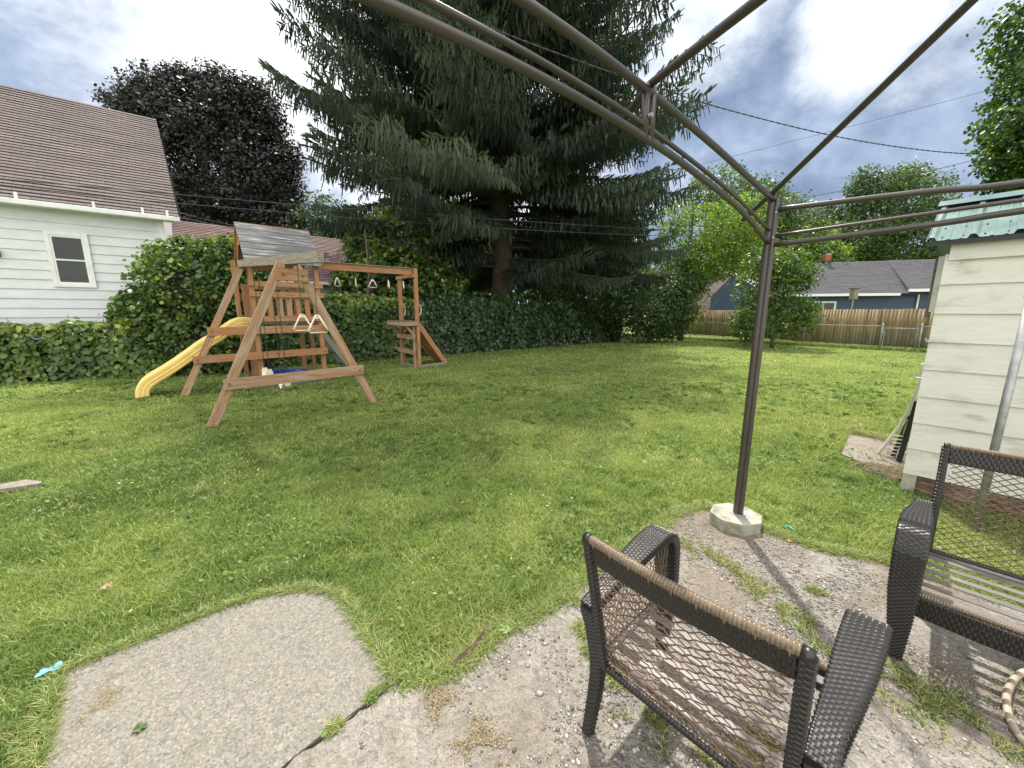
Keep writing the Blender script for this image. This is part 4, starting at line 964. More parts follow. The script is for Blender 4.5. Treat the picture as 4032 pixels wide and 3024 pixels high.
class Fr:
    def __init__(s, o_, ax): s.o = Vector(o_); s.x = Vector(ax).normalized(); s.y = Vector((-s.x.y, s.x.x, 0))
    def __call__(s, a, b, z): return s.o + s.x * a + s.y * b + UP * z
    def box(s, mb, a0, a1, b0, b1, z0, z1):
        mb.add([s(a0,b0,z0), s(a1,b0,z0), s(a1,b1,z0), s(a0,b1,z0), s(a0,b0,z1), s(a1,b0,z1), s(a1,b1,z1), s(a0,b1,z1)], [(0,3,2,1),(4,5,6,7),(0,1,5,4),(1,2,6,5),(2,3,7,6),(3,0,4,7)])
def window(fr, a0, a1, z0, z1, parent, b=0, cas=.10, slide=False, fm=None):
    fm = fm or M['white']; mb = MB()
    for q in ((a0-cas, a0, z0-cas, z1+cas), (a1, a1+cas, z0-cas, z1+cas), (a0, a1, z1, z1+cas), (a0, a1, z0-cas, z0)): fr.box(mb, q[0], q[1], b-.035, b+.02, q[2], q[3])
    w_ = mb.build('window', fm, parent)
    mb = MB(); s = .045
    for q in ((a0, a0+s, z0, z1), (a1-s, a1, z0, z1), (a0+s, a1-s, z1-s, z1), (a0+s, a1-s, z0, z0+s)): fr.box(mb, q[0], q[1], b-.022, b+.01, q[2], q[3])
    if slide: fr.box(mb, (a0+a1)/2-.02, (a0+a1)/2+.02, b-.02, b+.01, z0+s, z1-s)
    else: zm = z0 + (z1 - z0) * .5; fr.box(mb, a0+s, a1-s, b-.02, b+.01, zm-.02, zm+.02)
    mb.build('sash', fm, w_)
    mb = MB(); fr.box(mb, a0, a1, b-.004, b+.004, z0, z1); mb.build('pane', M['glass'], w_)
def clapwall(fr, a0, a1, z0, z1, expo, mat, parent, b=0, lip=.022, wiggle=.002):
    mb = MB(); z = z0; 
    while z < z1 - .01:
        zt_ = min(z + expo, z1); m_ = 8
        for i in range(m_):
            x0, x1 = a0 + (a1 - a0) * i / m_, a0 + (a1 - a0) * (i + 1) / m_
            mb.add([fr(x0, b, z), fr(x1, b, z), fr(x1, b - lip, z + .002), fr(x0, b - lip, z + .002), fr(x1, b - .003, zt_), fr(x0, b - .003, zt_)], [(0, 1, 2, 3), (3, 2, 4, 5)])
        z = zt_
    return mb.build('clapboards', mat, parent)
# --- left house
hf = Fr((-10.33, 12, 0), (.79, .613, 0)); hs = empty('white_house', hf(0, 0, 0), 'white clapboard house with steep brown shingle roof behind the vines on the left', 'house')
mb = MB(); hf.box(mb, -14, 0, 0, 8, 0, 4.42); mb.build('wall', M['housesiding'], hs); clapwall(hf, -14, 0, .06, 4.3, .245, M['housesiding'], hs, -.002, .03)
mb = MB(); mb.add([hf(0, 0, 4.42), hf(0, 8, 4.42), hf(0, 4, 8.3)], [(0, 1, 2)]); mb.add([hf(-14, 0, 4.42), hf(-14, 8, 4.42), hf(-14, 4, 8.3)], [(2, 1, 0)]); mb.build('gable', M['housesiding'], hs)
uvroof('roof', hf(-14.4, -.36, 4.42), hf(.42, -.36, 4.42), hf(.08, 4, 8.45), hf(-14.4, 4, 8.45), M['roofbrown'], hs, .09)
uvroof('roof', hf(.42, 8.36, 4.42), hf(-14.4, 8.36, 4.42), hf(-14.4, 4, 8.45), hf(.08, 4, 8.45), M['roofbrown'], hs, .09)
mb = MB(); hf.box(mb, -14.4, .44, -.46, -.35, 4.27, 4.40); mb.build('gutter', M['white'], hs, bevel=.02)
mb = MB(); hf.box(mb, -14.2, .3, -.34, 0, 4.29, 4.33); mb.build('soffit', M['white'], hs)
for a in (-2.62, -1.30, -.35, .17):
    mb = MB(); hf.box(mb, a - .025, a + .025, -.40, -.33, 4.38, 4.56); mb.build('gutter_strap', M['white'], hs)
mb = MB(); hf.box(mb, -.10, .03, -.03, .08, 0, 4.28); mb.build('corner_board', M['white'], hs)
window(hf, -2.28, -1.66, 2.42, 3.66, hs, -.045, .085)
mb = MB(); hf.box(mb, -3.36, -3.15, -.14, 0, 3.02, 3.20); mb.build('wall_lamp', M['black'], hs, bevel=.02)
# --- maroon roofed house behind the playset
mf = Fr(at(1180, 1110, 17) * Vector((1, 1, 0)), (.77, .64, 0)); A0 = mf.o.copy()
mh = empty('green_house', mf(0, 0, 0), 'low pale green house with a maroon shingle roof behind the playset', 'house')
mb = MB(); mf.box(mb, -6.5, 3.2, 0, 6, 0, 3.0); mb.build('wall', M['sidinggreen'], mh); clapwall(mf, -6.5, 3.2, 1.2, 2.9, .2, M['sidinggreen'], mh, -.003, .02)
zr = 5.45
rl = mf(-6.5, 3.2, zr); 
uvroof('roof', mf(-6.9, -.4, 3.0), mf(3.4, -.4, 3.0), mf(3.2, 3.2, zr), mf(-6.9, 3.2, zr), M['roofmaroon'], mh, .08)
uvroof('roof', mf(3.4, 6.8, 3.0), mf(-6.9, 6.8, 3.0), mf(-6.9, 3.2, zr), mf(3.2, 3.2, zr), M['roofmaroon'], mh, .08)
mb = MB(); mf.box(mb, -6.9, 3.4, -.5, -.39, 2.86, 2.98); mb.build('gutter', M['white'], mh)
mb = MB(); mb.add([mf(-6.5, 0, 3), mf(-6.5, 6.4, 3), mf(-6.5, 3.2, zr - .1)], [(0, 1, 2)]); mb.build('gable', M['white'], mh)
# --- blue house
bf = Fr(at(3100, 1180, 31) * Vector((1, 1, 0)), (.97, -.24, 0)); 
bh = empty('blue_house', bf(0, 0, 0), 'long blue house with grey shingle roof and brick chimney beyond the wooden fence', 'house')
bz = 3.05
mb = MB(); bf.box(mb, -3.4, 14, 0, 7, 0, bz); bf.box(mb, 7.4, 14, .02, 2, 0, bz + .28); mb.build('wall', M['sidingblue'], bh); clapwall(bf, -.9, 14, 1.2, bz + .3, .2, M['sidingblue'], bh, -.003, .03)
rzv = 5.85
uvroof('roof', bf(-1.2, -.5, bz), bf(8.4, -.5, bz), bf(8.4, 4, rzv), bf(.2, 4, rzv), M['roofgrey'], bh, .1)
uvroof('roof', bf(7.5, -.55, bz + .22), bf(15, -.55, bz + .22), bf(15, 4.02, rzv + .03), bf(8.4, 4.02, rzv + .03), M['roofgrey'], bh, .1)
uvroof('roof', bf(15, 8.5, bz), bf(0, 8.5, bz), bf(.2, 4, rzv), bf(15, 4, rzv), M['roofgrey'], bh, .1)
uvroof('roof', bf(-1.2, -.5, bz), bf(-4.3, 1.5, bz), bf(-3.4, 4, 4.75), bf(.2, 4, rzv), M['roofgrey'], bh, .1)
mb = MB(); bf.box(mb, -.9, 6.98, -.62, -.5, bz - .16, bz + .02); bf.box(mb, 7.4, 15, -.72, -.56, bz + .10, bz + .30); mb.build('gutter', M['white'], bh)
mb = MB(); bf.box(mb, -1.0, -.85, -.55, -.42, 1, bz - .1); bf.box(mb, 8.35, 8.43, -.15, -.04, 1, bz + .14); mb.build('downspout', M['white'], bh)
g0 = bf(-.95, -.6, bz); g1 = bf(-4.6, -.6, bz + 1.35)
mb = MB(); mb.tube([bf(-.8, -.62, bz + .02), bf(-4.3, -.62, bz + 1.7), bf(-5.2, -.62, bz + 1.75)], .09, 4); mb.build('rake_trim', M['white'], bh)
mb = MB(); mb.add([bf(-.9, -.3, bz - .1), bf(-4.2, -.3, bz + 1.5), bf(-5.6, -.3, bz - .1)], [(0, 1, 2)]); mb.add([bf(-.9, -.3, bz - .1), bf(-5.6, -.3, bz - .1), bf(-5.6, -.3, 0), bf(-.9, -.3, 0)], [(0, 1, 2, 3)]); mb.build('gable_wall', M['sidingblue'], bh)
window(bf, 1.75, 3.25, 1.6, 2.45, bh, -.03, .07, True)
window(bf, 10.6, 12.9, 1.7, 2.75, bh, -.03, .07, True)
mb = MB(); bf.box(mb, 3.8, 4.22, 3.6, 4.2, 5.2, 6.45); ch_ = mb.build('chimney', M['brick'], bh)
mb = MB(); bf.box(mb, 3.77, 4.25, 3.57, 4.23, 5.3, 5.98); mb.build('flashing', M['cable'], ch_)
mb = MB(); bf.box(mb, 3.82, 4.20, 3.62, 4.18, 6.45, 6.52); mb.build('cap', M['steel'], ch_)
mb = MB(); mb.tube([bf(8.8, -1.3, 3.6), bf(8.8, -1.3, 4.9)], .03, 6); mb.tube([bf(8.55, -1.3, 4.75), bf(8.8, -1.3, 5.15), bf(9.05, -1.3, 4.75)], .03, 5); mb.build('roof_mast', M['steel'], bh)
# --- pinkish house
pf = Fr(at(2850, 1180, 34) * Vector((1, 1, 0)), (.95, -.3, 0))
ph = empty('pink_house', pf(0, 0, 0), 'pinkish sided gable house with white rake trim half hidden by shrubs', 'house')
mb = MB(); pf.box(mb, -3.2, 3.6, 0, 8, 0, 2.9); mb.add([pf(-3.2, 0, 2.9), pf(3.6, 0, 2.9), pf(-.6, 0, 5.3)], [(0, 1, 2)]); mb.build('wall', M['sidingpink'], ph); clapwall(pf, -3.2, 3.6, .5, 2.85, .2, M['sidingpink'], ph, -.003, .03)
uvroof('roof', pf(4.1, -.4, 2.7), pf(4.1, 8.4, 2.7), pf(-.6, 8.4, 5.5), pf(-.6, -.4, 5.5), M['roofgrey'], ph, .1)
uvroof('roof', pf(-3.6, 8.4, 2.7), pf(-3.6, -.4, 2.7), pf(-.6, -.4, 5.5), pf(-.6, 8.4, 5.5), M['roofgrey'], ph, .1)
mb = MB(); mb.tube([pf(-3.6, -.45, 2.65), pf(-.6, -.45, 5.42), pf(4.1, -.45, 2.65)], .09, 4); mb.build('rake_trim', M['white'], ph)
mb = MB(); pf.box(mb, 2.2, 6.5, 4, 9, 0, 4.5); mb.build('rear_wing', M['sidingpink'], ph)
mb = MB(); mb.add([pf(-.5, 4, 5.2), pf(3.6, 4, 4.9), pf(3.6, 9, 4.9), pf(-.5, 9, 6.1)], [(0, 1, 2, 3)]); mb.build('wing_roof', M['roofgrey'], ph)
dd_ = at(2985, 1032, 33); t = empty('satellite_dish', dd_, 'small grey satellite dish above the roof of the pinkish house', 'satellite dish')
mb = MB(); n = 16; vs = [dd_ + Vector((.62 * math.cos(2*math.pi*k/n), -.1 + .1, .38 * math.sin(2*math.pi*k/n))) for k in range(n)] + [dd_ + Vector((0, .14, 0))]
mb.add(vs, [(k, (k+1) % n, n) for k in range(n)]); M['dish'] = simple('grey_dish', [(.3, (.22, .23, .25)), (.7, (.3, .31, .33))], 2, .5, bm=0); mb.build('dish', M['dish'], t, smooth=True)
MB().tube([dd_ + Vector((0, .1, -.1)), dd_ + Vector((-.1, .15, -.7)), Vector((dd_.x - .1, dd_.y + .15, 4.4))], .04, 6).build('mast', M['steel'], t)
# small sign / bird box on a pole behind the fence
sp = at(3362, 1160, 26); t = empty('box_on_pole', Vector((sp.x, sp.y, 0)), 'weathered wooden bird box on a thin pole rising behind the wooden fence', 'bird box')
MB().tube([Vector((sp.x, sp.y, 0)), sp], .035, 6).build('pole', M['steel'], t)
mb = MB().box((-.2, -.14, -.3), (.2, .14, .36), Matrix.Translation(sp) @ Matrix.Rotation(.3, 4, 'Z')); mb.build('box', M['greywood'], t)
mb = MB().box((-.26, -.2, .36), (.24, .2, .41), Matrix.Translation(sp) @ Matrix.Rotation(.3, 4, 'Z')); mb.build('roof', M['rotten'], t)
# ================================================================= FENCES
M['fencewood'] = foliage('cedar_fence_boards', [(0, (.16, .115, .06)), (.5, (.29, .215, .125)), (1, (.40, .315, .20))], 0, .85)
m = M['fencewood']; nt = m.node_tree; p = [x for x in nt.nodes if x.type == 'BSDF_PRINCIPLED'][0]; rp = [x for x in nt.nodes if x.type == 'VALTORGB'][0]
co = objco(nt, scale=(6, 6, .7)); c = mixc(nt, smooth(nt, noise(nt, co, 1.2, 6, .7, 1.0), .50, .68), rp.outputs[0], (.11, .085, .05)); L(nt, c, p.inputs['Base Color'])
FA = Vector((19.6, 16.1, 0)); FB = Vector((12.2, 33.0, 0)); fdir = (FB - FA).normalized(); flen = (FB - FA).length; fn = Vector((-fdir.y, fdir.x, 0))
t = empty('wooden_fence', (FA + FB) / 2, 'tall tan board privacy fence across the far right end of the yard', 'fence')
npan = int(flen / 2.4) + 1; k = 0
for pnl in range(npan):
    V = []; F = []; T = []; s0 = pnl * 2.4
    nb_ = 17
    for i in range(nb_):
        s = s0 + i * .141; hgt = 1.83 + random.uniform(-.012, .012); tn = min(1, max(0, random.gauss(.5, .22))); off = random.uniform(-.006, .006)
        o0 = len(V); w_ = .138
        pts = [(0, 0.04), (w_, .04), (w_, hgt - .03), (w_ - .025, hgt), (.025, hgt), (0, hgt - .03)]
        for dy in (0, .016):
            for x_, z in pts: V.append(FA + fdir * (s + x_) + fn * (off + dy) + UP * z); T.append(tn)
        F += [tuple(o0 + j for j in (5, 4, 3, 2, 1, 0)), tuple(o0 + 6 + j for j in range(6))] + [(o0 + j, o0 + (j+1) % 6, o0 + 6 + (j+1) % 6, o0 + 6 + j) for j in range(6)]
    V = np.array([tuple(v) for v in V]); sz = np.array([len(q) for q in F]); lp = np.array([i for q in F for i in q])
    mesh_np('board_panel', V, sz, lp, np.array(T), m, t)
for pnl in range(npan + 1): board('post', FA + fdir * pnl * 2.4 - fn * .06, FA + fdir * pnl * 2.4 - fn * .06 + UP * 1.7, .09, .09, M['greywood'], t, fdir)
for z in (.35, 1.5): board('rail', FA - fn * .035 + UP * z, FB - fn * .035 + UP * z, .04, .09, M['greywood'], t, fn)
# chain link
CA = G(3760, 1394); CB = G(2600, 1332); CA.z = CB.z = 0
cd = (Vector((12.66, 22.48, 0)) - Vector((17.46, 16.53, 0))).normalized(); C0 = Vector((17.46, 16.53, 0)) - cd * 2.2; C1 = Vector((12.66, 22.48, 0)) + cd * 6.5
t = empty('chain_link_fence', C0, 'low grey chain link fence with a gate in front of the board fence', 'fence')
clen = (C1 - C0).length; CH = 1.07
gates = (2.2, 3.42)
MB().tube([C0 + UP * CH, C0 + cd * gates[0] + UP * CH], .02, 7).build('top_rail', M['steel'], t, smooth=True)
MB().tube([C0 + cd * gates[1] + UP * CH, C1 + UP * CH], .02, 7).build('top_rail', M['steel'], t, smooth=True)
for s in (0, gates[0], gates[1], 6.3, 9.0, 12.2, clen):
    big = s in gates; q = C0 + cd * s
    MB().tube([q, q + UP * (CH + (.10 if big else .02))] + ([q + UP * (CH + .14)] if big else []), ([.038, .038, .008] if big else [.024, .024]), 9).build('post', M['steel'], t, smooth=True)
    if not big:
        pass
gt = MB(); ga, gb = C0 + cd * (gates[0] + .09), C0 + cd * (gates[1] - .09)
gt.tube([ga + UP * .1, ga + UP * .98, gb + UP * .98, gb + UP * .1, ga + UP * .1], .02, 7); gt.build('gate', M['steel'], t, smooth=True)
MB().tube([gb + UP * .8 + cd * .0, gb + UP * .8 + cd * .12], .035, 7).build('latch', M['steel'], t)
mb = MB(); st_ = .075; cn = Vector((-cd.y, cd.x, 0))
for sg in (1, -1):
    k = -16
    while k * st_ < clen + 1.1:
        a = k * st_; x0, z0 = a, (0.04 if sg > 0 else CH); x1, z1 = a + (CH - .04), (CH if sg > 0 else .04)
        if x0 < 0: z0 += sg * (-x0); x0 = 0
        if x1 > clen: z1 -= sg * (x1 - clen); x1 = clen
        if x1 > x0: mb.tube([C0 + cd * x0 + UP * z0, C0 + cd * x1 + UP * z1], .0016, 3, cap=False)
        k += 1
mb.build('wire_mesh', M['steel'], t)
# weeds under the fence
f = Fol(); n = 9000; s = rng.random(n) * 17; P = np.stack([C0.x + cd.x * s, C0.y + cd.y * s, 0 * s], 1); P[:, :2] += rng.normal(size=(n, 2)) * .16
blades(f, P, .16 * (.4 + rng.random(n)), np.full(n, .03), 1.0, .2 + .5 * rng.random(n)); tag(f.build('fence_weeds', M['grassb']), 'tufts of taller grass growing under the chain link fence', 'grass', kind='stuff')
# ================================================================= HEDGES / VINES
def vinewall(fol, p0, p1, h, thick, dens, size, tm, tv=.14, top=.35, yellow=.02, shape='6', seed=0, hf=None, toptint=.25):
    """leafy wall on a line p0-p1"""
    p0 = Vector(p0); p1 = Vector(p1); ax = (p1 - p0).normalized(); ln = (p1 - p0).length; nr_ = Vector((ax.y, -ax.x, 0))  # towards camera side
    area = ln * (h * 1.15 + thick); n = int(area * dens)
    s = rng.random(n) * ln; q = rng.random(n) * (h + thick)
    hh = h + (0 if hf is None else hf(s / ln)); bumpv = vnoise(np.stack([s, s], 1), .9, seed) * .22 + vnoise(np.stack([s, s * .3], 1), 3, seed + 1) * .14 - .15
    face = q < h
    z = np.where(face, q / h * (hh + bumpv), hh + bumpv + rng.normal(size=n) * .04)
    off = np.where(face, thick / 2 + (vnoise(np.stack([s * 1.0, z * 1.0], 1), 2.2, seed + 2) - .5) * .30 + rng.normal(size=n) * .05, thick / 2 - (q - h))
    off = np.where(face & (rng.random(n) < .25), off - .15 * rng.random(n), off)
    rnd = np.where(z > hh * .85, (z / hh - .85) * thick, 0); off = off - np.where(face, rnd, 0)
    P = np.array([p0.x, p0.y, 0])[None] + s[:, None] * np.array([ax.x, ax.y, 0]) + off[:, None] * np.array([nr_.x, nr_.y, 0]); P[:, 2] = np.maximum(z, .03)
    nn = np.where(face[:, None], np.array([nr_.x, nr_.y, .55])[None], np.array([nr_.x * .4, nr_.y * .4, 1.0])[None]) + rng.normal(size=(n, 3)) * .42
    clump = vnoise(np.stack([s, z], 1), 2.5, seed + 5)
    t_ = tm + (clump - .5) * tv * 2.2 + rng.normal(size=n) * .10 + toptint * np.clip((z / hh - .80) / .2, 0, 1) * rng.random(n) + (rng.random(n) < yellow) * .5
    dirs = rng.normal(size=(n, 3)) * .5; dirs[:, 2] -= 1
    fol.leaves(P, nn, size * (.55 + .8 * rng.random(n)), t_, shape=shape, dirs=dirs)
def sprigs(fol, n, posf, ln, size, tm, seed=0):
    """shoots sticking out of the top"""
    for i in range(n):
        b = Vector(posf(random.random())); d = Vector((random.gauss(0, .5), random.gauss(0, .5), 1)).normalized(); l = ln * random.uniform(.4, 1.1)
        m_ = 9; P = np.array([tuple(b + d * (l * k / m_) + Vector((random.gauss(0, .03), random.gauss(0, .03), -.25 * l * (k / m_) ** 2 * 0))) for k in range(m_)])
        nn = rng.normal(size=(m_, 3)); nn[:, 2] += .6
        fol.leaves(P, nn, size * np.linspace(1, .5, m_), tm + .15 * rng.random(m_), shape='6')
def hp(a, off=0): return Vector((-9.85, 9.75, 0)) + d1 * a + d2 * off
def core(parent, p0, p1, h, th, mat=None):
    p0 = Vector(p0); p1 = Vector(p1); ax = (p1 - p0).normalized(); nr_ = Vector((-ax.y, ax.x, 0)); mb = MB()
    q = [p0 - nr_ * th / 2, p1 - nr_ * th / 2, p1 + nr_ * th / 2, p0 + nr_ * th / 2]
    mb.prism([(a.x, a.y) for a in q], 0, h); mb.build('stems_or_shade_core', mat or M['core'], parent)  # solid dark block, paints the shade inside the hedge
# 1 low left hedge
t = empty('vine_hedge', hp(-3, .3), 'low sunlit grape vine hedge below the white house wall at the left edge', 'hedge', 'vine covered hedges')
f = Fol(); a0, a1 = Vector((-14.6, 8.55, 0)), Vector((-9.0, 10.35, 0))
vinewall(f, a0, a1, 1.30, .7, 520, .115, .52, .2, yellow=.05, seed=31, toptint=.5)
sprigs(f, 26, lambda r: a0.lerp(a1, r) + UP * 1.28, .4, .09, .8)
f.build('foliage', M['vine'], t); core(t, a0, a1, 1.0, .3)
# 2 tall mound near slide
t = empty('vine_mound', at(700, 1300, 10.6), 'tall rounded mound of grape vines beside the corner of the white house', 'vines')
f = Fol(); bl = [pb(770, 1160, 11.0, 190, 200, 1.1), pb(880, 1180, 11.6, 190, 225, 1.1), pb(640, 1290, 10.6, 140, 165, .9), pb(780, 1350, 11.0, 260, 150, 1.1), pb(900, 1330, 11.8, 220, 180, 1.), pb(960, 1120, 12.0, 120, 170, .9)]
crown(f, bl, 3400, 13, .26, .108, '6', .50, .19, .7, .0, .84)
for _ in range(6): pass
sprigs(f, 34, lambda r: at(620 + 380 * r, 990 - 40 * math.sin(3.1 * r), 11.2), .3, .09, .85)
sprigs(f, 5, lambda r: at(555 + 60 * r, 1010 + 5 * r, 11.0), .3, .09, .3)
f.build('foliage', M['vine'], t)
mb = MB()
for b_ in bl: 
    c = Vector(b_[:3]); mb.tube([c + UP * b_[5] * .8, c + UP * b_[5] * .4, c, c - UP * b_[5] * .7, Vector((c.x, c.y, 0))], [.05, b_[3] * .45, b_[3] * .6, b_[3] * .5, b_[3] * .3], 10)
mb.build('stems_or_shade_core', M['core'], t, smooth=True)  # fat dark blobs painting the shade inside the mound
# 3 middle hedge (behind the playset) and 4 shaded hedge
t = empty('ivy_hedge', hp(4.5), 'dark green ivy covered fence directly behind the wooden playset', 'hedge', 'vine covered hedges')
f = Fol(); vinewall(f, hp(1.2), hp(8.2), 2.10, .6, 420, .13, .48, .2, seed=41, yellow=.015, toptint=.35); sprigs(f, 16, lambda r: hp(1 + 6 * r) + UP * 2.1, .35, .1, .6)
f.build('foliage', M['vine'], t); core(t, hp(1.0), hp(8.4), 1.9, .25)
t = empty('ivy_hedge', hp(13.5), 'long deeply shaded flat topped ivy hedge beneath the big spruce', 'hedge', 'vine covered hedges')
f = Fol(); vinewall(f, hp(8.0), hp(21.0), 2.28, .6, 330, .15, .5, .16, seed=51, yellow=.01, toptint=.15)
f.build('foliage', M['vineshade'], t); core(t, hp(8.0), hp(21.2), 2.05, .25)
# 5 climbing vine on a snag behind the monkey bar
t = empty('climbing_vine', hp(6.6, .8), 'tall column of climbing grape vine rising behind the monkey bar end post', 'vines')
f = Fol(); bl = [pb(1560, 1100, 16, 165, 130, 1.0), pb(1620, 980, 16.2, 125, 120, .9), pb(1480, 960, 16, 110, 90, .8), pb(1430, 1120, 15.6, 100, 100, .7), pb(1700, 1100, 16.5, 90, 110, .8), pb(1560, 1250, 16, 180, 130, .7)]
crown(f, bl, 1500, 11, .36, .16, 'L', .52, .17, .8, .02, .74)
f.leaves(*(lambda P: (P, rng.normal(size=P.shape) + np.array([0, -.6, .5]), .13 + .08 * rng.random(len(P)), .80 + .2 * rng.random(len(P))))(np.array([tuple(at(1470 + 340 * random.random() * (1), 760 + 190 * random.random() ** .7, 15.6 + random.random())) for _ in range(330)])), shape='L')
f.build('foliage', M['vine'], t); mb = MB(); limbs(mb, hp(6.6, .8), hp(6.6, .8) + UP * 4.6, .12, [b_[:3] for b_ in bl], 5); mb.build('stems_or_shade_core', M['bark'], t, smooth=True)
# ================================================================= SPRUCE
TX, TY = at(1970, 1170, 19.6).x, 19.6
t = empty('spruce_tree', (TX, TY, 0), 'huge old spruce with drooping branches towering behind the ivy hedge', 'tree')
HT = 24.0
mb = MB(); zt = [0, .8, 2, 4, 6, 9, 12, 16, 20, HT]; rt = [.75, .60, .53, .50, .46, .40, .33, .24, .13, .03]
tp = [Vector((TX + .12 * math.sin(z * .5), TY, z)) for z in zt]; mb.tube(tp, rt, 18)
mb.build('trunk', M['bark'], t, smooth=True)
def prof_L(z):
    return float(np.interp(z, [3.6, 5, 7.5, 10, 13, 15, 17, 19, 21.5, 24], [7.0, 9.3, 10.0, 9.8, 9.2, 8.3, 7.0, 5.0, 2.4, .5]))
BR = MB(); segP = []; segD = []; 
strips_base = []; strips_dir = []; strips_len = []; strips_t = []; strips_w = []
rd = random.Random(11)
branches = []
z = 3.9
while z < 23.6:
    for k in range(rd.choice((7, 8, 9)) if z < 18 else 6):
        az = rd.uniform(0, 2 * math.pi); branches.append((z + rd.uniform(-.3, .3), az, prof_L(z) * rd.uniform(.78, 1.04) * (.86 if math.cos(az) > .3 else .93)))
    if 4.6 < z < 16:
        for k in range(2): branches.append((z + rd.uniform(-.3, .3), math.radians(rd.uniform(-150, -30)), prof_L(z) * rd.uniform(.35, .75)))
    z += .52
for (z0, az, Lb) in branches:
    d = Vector((math.cos(az), math.sin(az), 0)); sd = Vector((-d.y, d.x, 0))
    if z0 < 5.7 and math.sin(az) < -.6:
        if abs(math.cos(az)) < .45: continue
        Lb *= .8
    dr = (.30 if z0 < 9 else .22 if z0 < 14 else .05) * rd.uniform(.7, 1.2); lift = .20 if z0 < 8 else .28
    curve = rd.uniform(-.05, .05)
    path = []
    for j in range(9):
        s = j / 8; path.append(Vector((TX, TY, z0)) + d * (Lb * s) + sd * (curve * Lb * s * s) + UP * (Lb * (.10 * s - dr * 2.1 * s * s + (lift + dr * .75) * s ** 3.2)))
    if path[-1].z < 2.6:
        path = [q + UP * (2.6 - path[-1].z) * (i / 8) for i, q in enumerate(path)]
    BR.tube(path, [.085 * (Lb / 9) * (1 - .9 * i / 8) + .006 for i in range(9)], 6)
    tone = rd.gauss(.40, .2)
    ns = int(Lb / .27)
    for i in range(2, ns):
        s = i / ns
        if s < .18: continue
        jj = min(7, int(s * 8)); fr_ = s * 8 - jj; p = path[jj].lerp(path[jj+1], fr_); tang = (path[jj+1] - path[jj]).normalized()
        for sg in (-1, 1):
            ls = (.28 * Lb * (1 - s) ** .8 + .62) * rd.uniform(.6, 1.1) * min(1, .45 + s)
            dd = (tang * .75 + sd * sg * .85 + UP * rd.uniform(-.15, .05)).normalized()
            m_ = max(3, int(ls / .095))
            q_end = p + dd * ls - UP * ls * .22
            BR.tube([p, p.lerp(q_end, .5) + UP * .02, q_end], [.014, .009, .004], 3, cap=False)
            for w_ in range(m_):
                u = (w_ + rd.random()) / m_; c = p + dd * (ls * u) - UP * (ls * .22 * u * u)
                hl = rd.uniform(.18, .62) * (1.15 - .45 * u) * (1 if z0 < 15 else .75)
                strips_base.append(c); strips_dir.append(Vector((rd.gauss(0, .2), rd.gauss(0, .2), -1)) + dd * .22); strips_len.append(hl); strips_t.append(tone + rd.gauss(0, .12)); strips_w.append(rd.uniform(.014, .030))
                if rd.random() < .5:   # upward/outward short shoot on top
                    strips_base.append(c); strips_dir.append(dd * .8 + tang * .3 + UP * rd.uniform(.0, .5)); strips_len.append(rd.uniform(.14, .28)); strips_t.append(tone + .18 + rd.gauss(0, .1)); strips_w.append(rd.uniform(.02, .034))
    for k in range(5):     # tip
        strips_base.append(path[-1]); strips_dir.append((path[-1] - path[-2]).normalized() + sd * rd.uniform(-.6, .6) + UP * rd.uniform(-.2, .5)); strips_len.append(rd.uniform(.25, .5)); strips_t.append(.7); strips_w.append(.035)
BR.build('branches', M['twig'], t, smooth=False)
def needle_strips(fol, base, dr, ln, wd, tint):
    base = np.array([tuple(b) for b in base]); dr = np.array([tuple(b) for b in dr]); dr /= np.linalg.norm(dr, axis=1, keepdims=True)
    ln = np.array(ln); wd = np.array(wd); tint = np.array(tint); n = len(base)
    a = rng.normal(size=(n, 3)); a -= dr * np.sum(a * dr, 1, keepdims=True); a /= np.linalg.norm(a, axis=1, keepdims=True); b = np.cross(dr, a)
    for ax in (a, b):
        rows = []; K = [(0, .4), (.25, 1.05), (.5, .8), (.78, .9), (1, .15)]
        for s, w_ in K:
            jit = .75 + .5 * rng.random((n, 1)); c = base + dr * (ln * s)[:, None]
            rows.append(c - ax * (wd[:, None] * w_ * jit)); rows.append(c + ax * (wd[:, None] * w_ * (1.5 - jit * .5)))
        V = np.stack(rows, 1); k = len(rows); idx = np.arange(n)[:, None] * k
        F = [(2*i, 2*i+1, 2*i+3, 2*i+2) for i in range(len(K) - 1)]
        fol.add(V.reshape(-1, 3), np.full(n * len(F), 4), np.concatenate([idx + np.array([q]) for q in F], 1).ravel(), np.repeat(tint, k))
f = Fol(); needle_strips(f, strips_base, strips_dir, strips_len, strips_w, np.where(rng.random(len(strips_t)) < .02, .99, np.minimum(strips_t, .86)))
f.build('crown', M['spruce'], t)
print('spruce strips', len(strips_base))
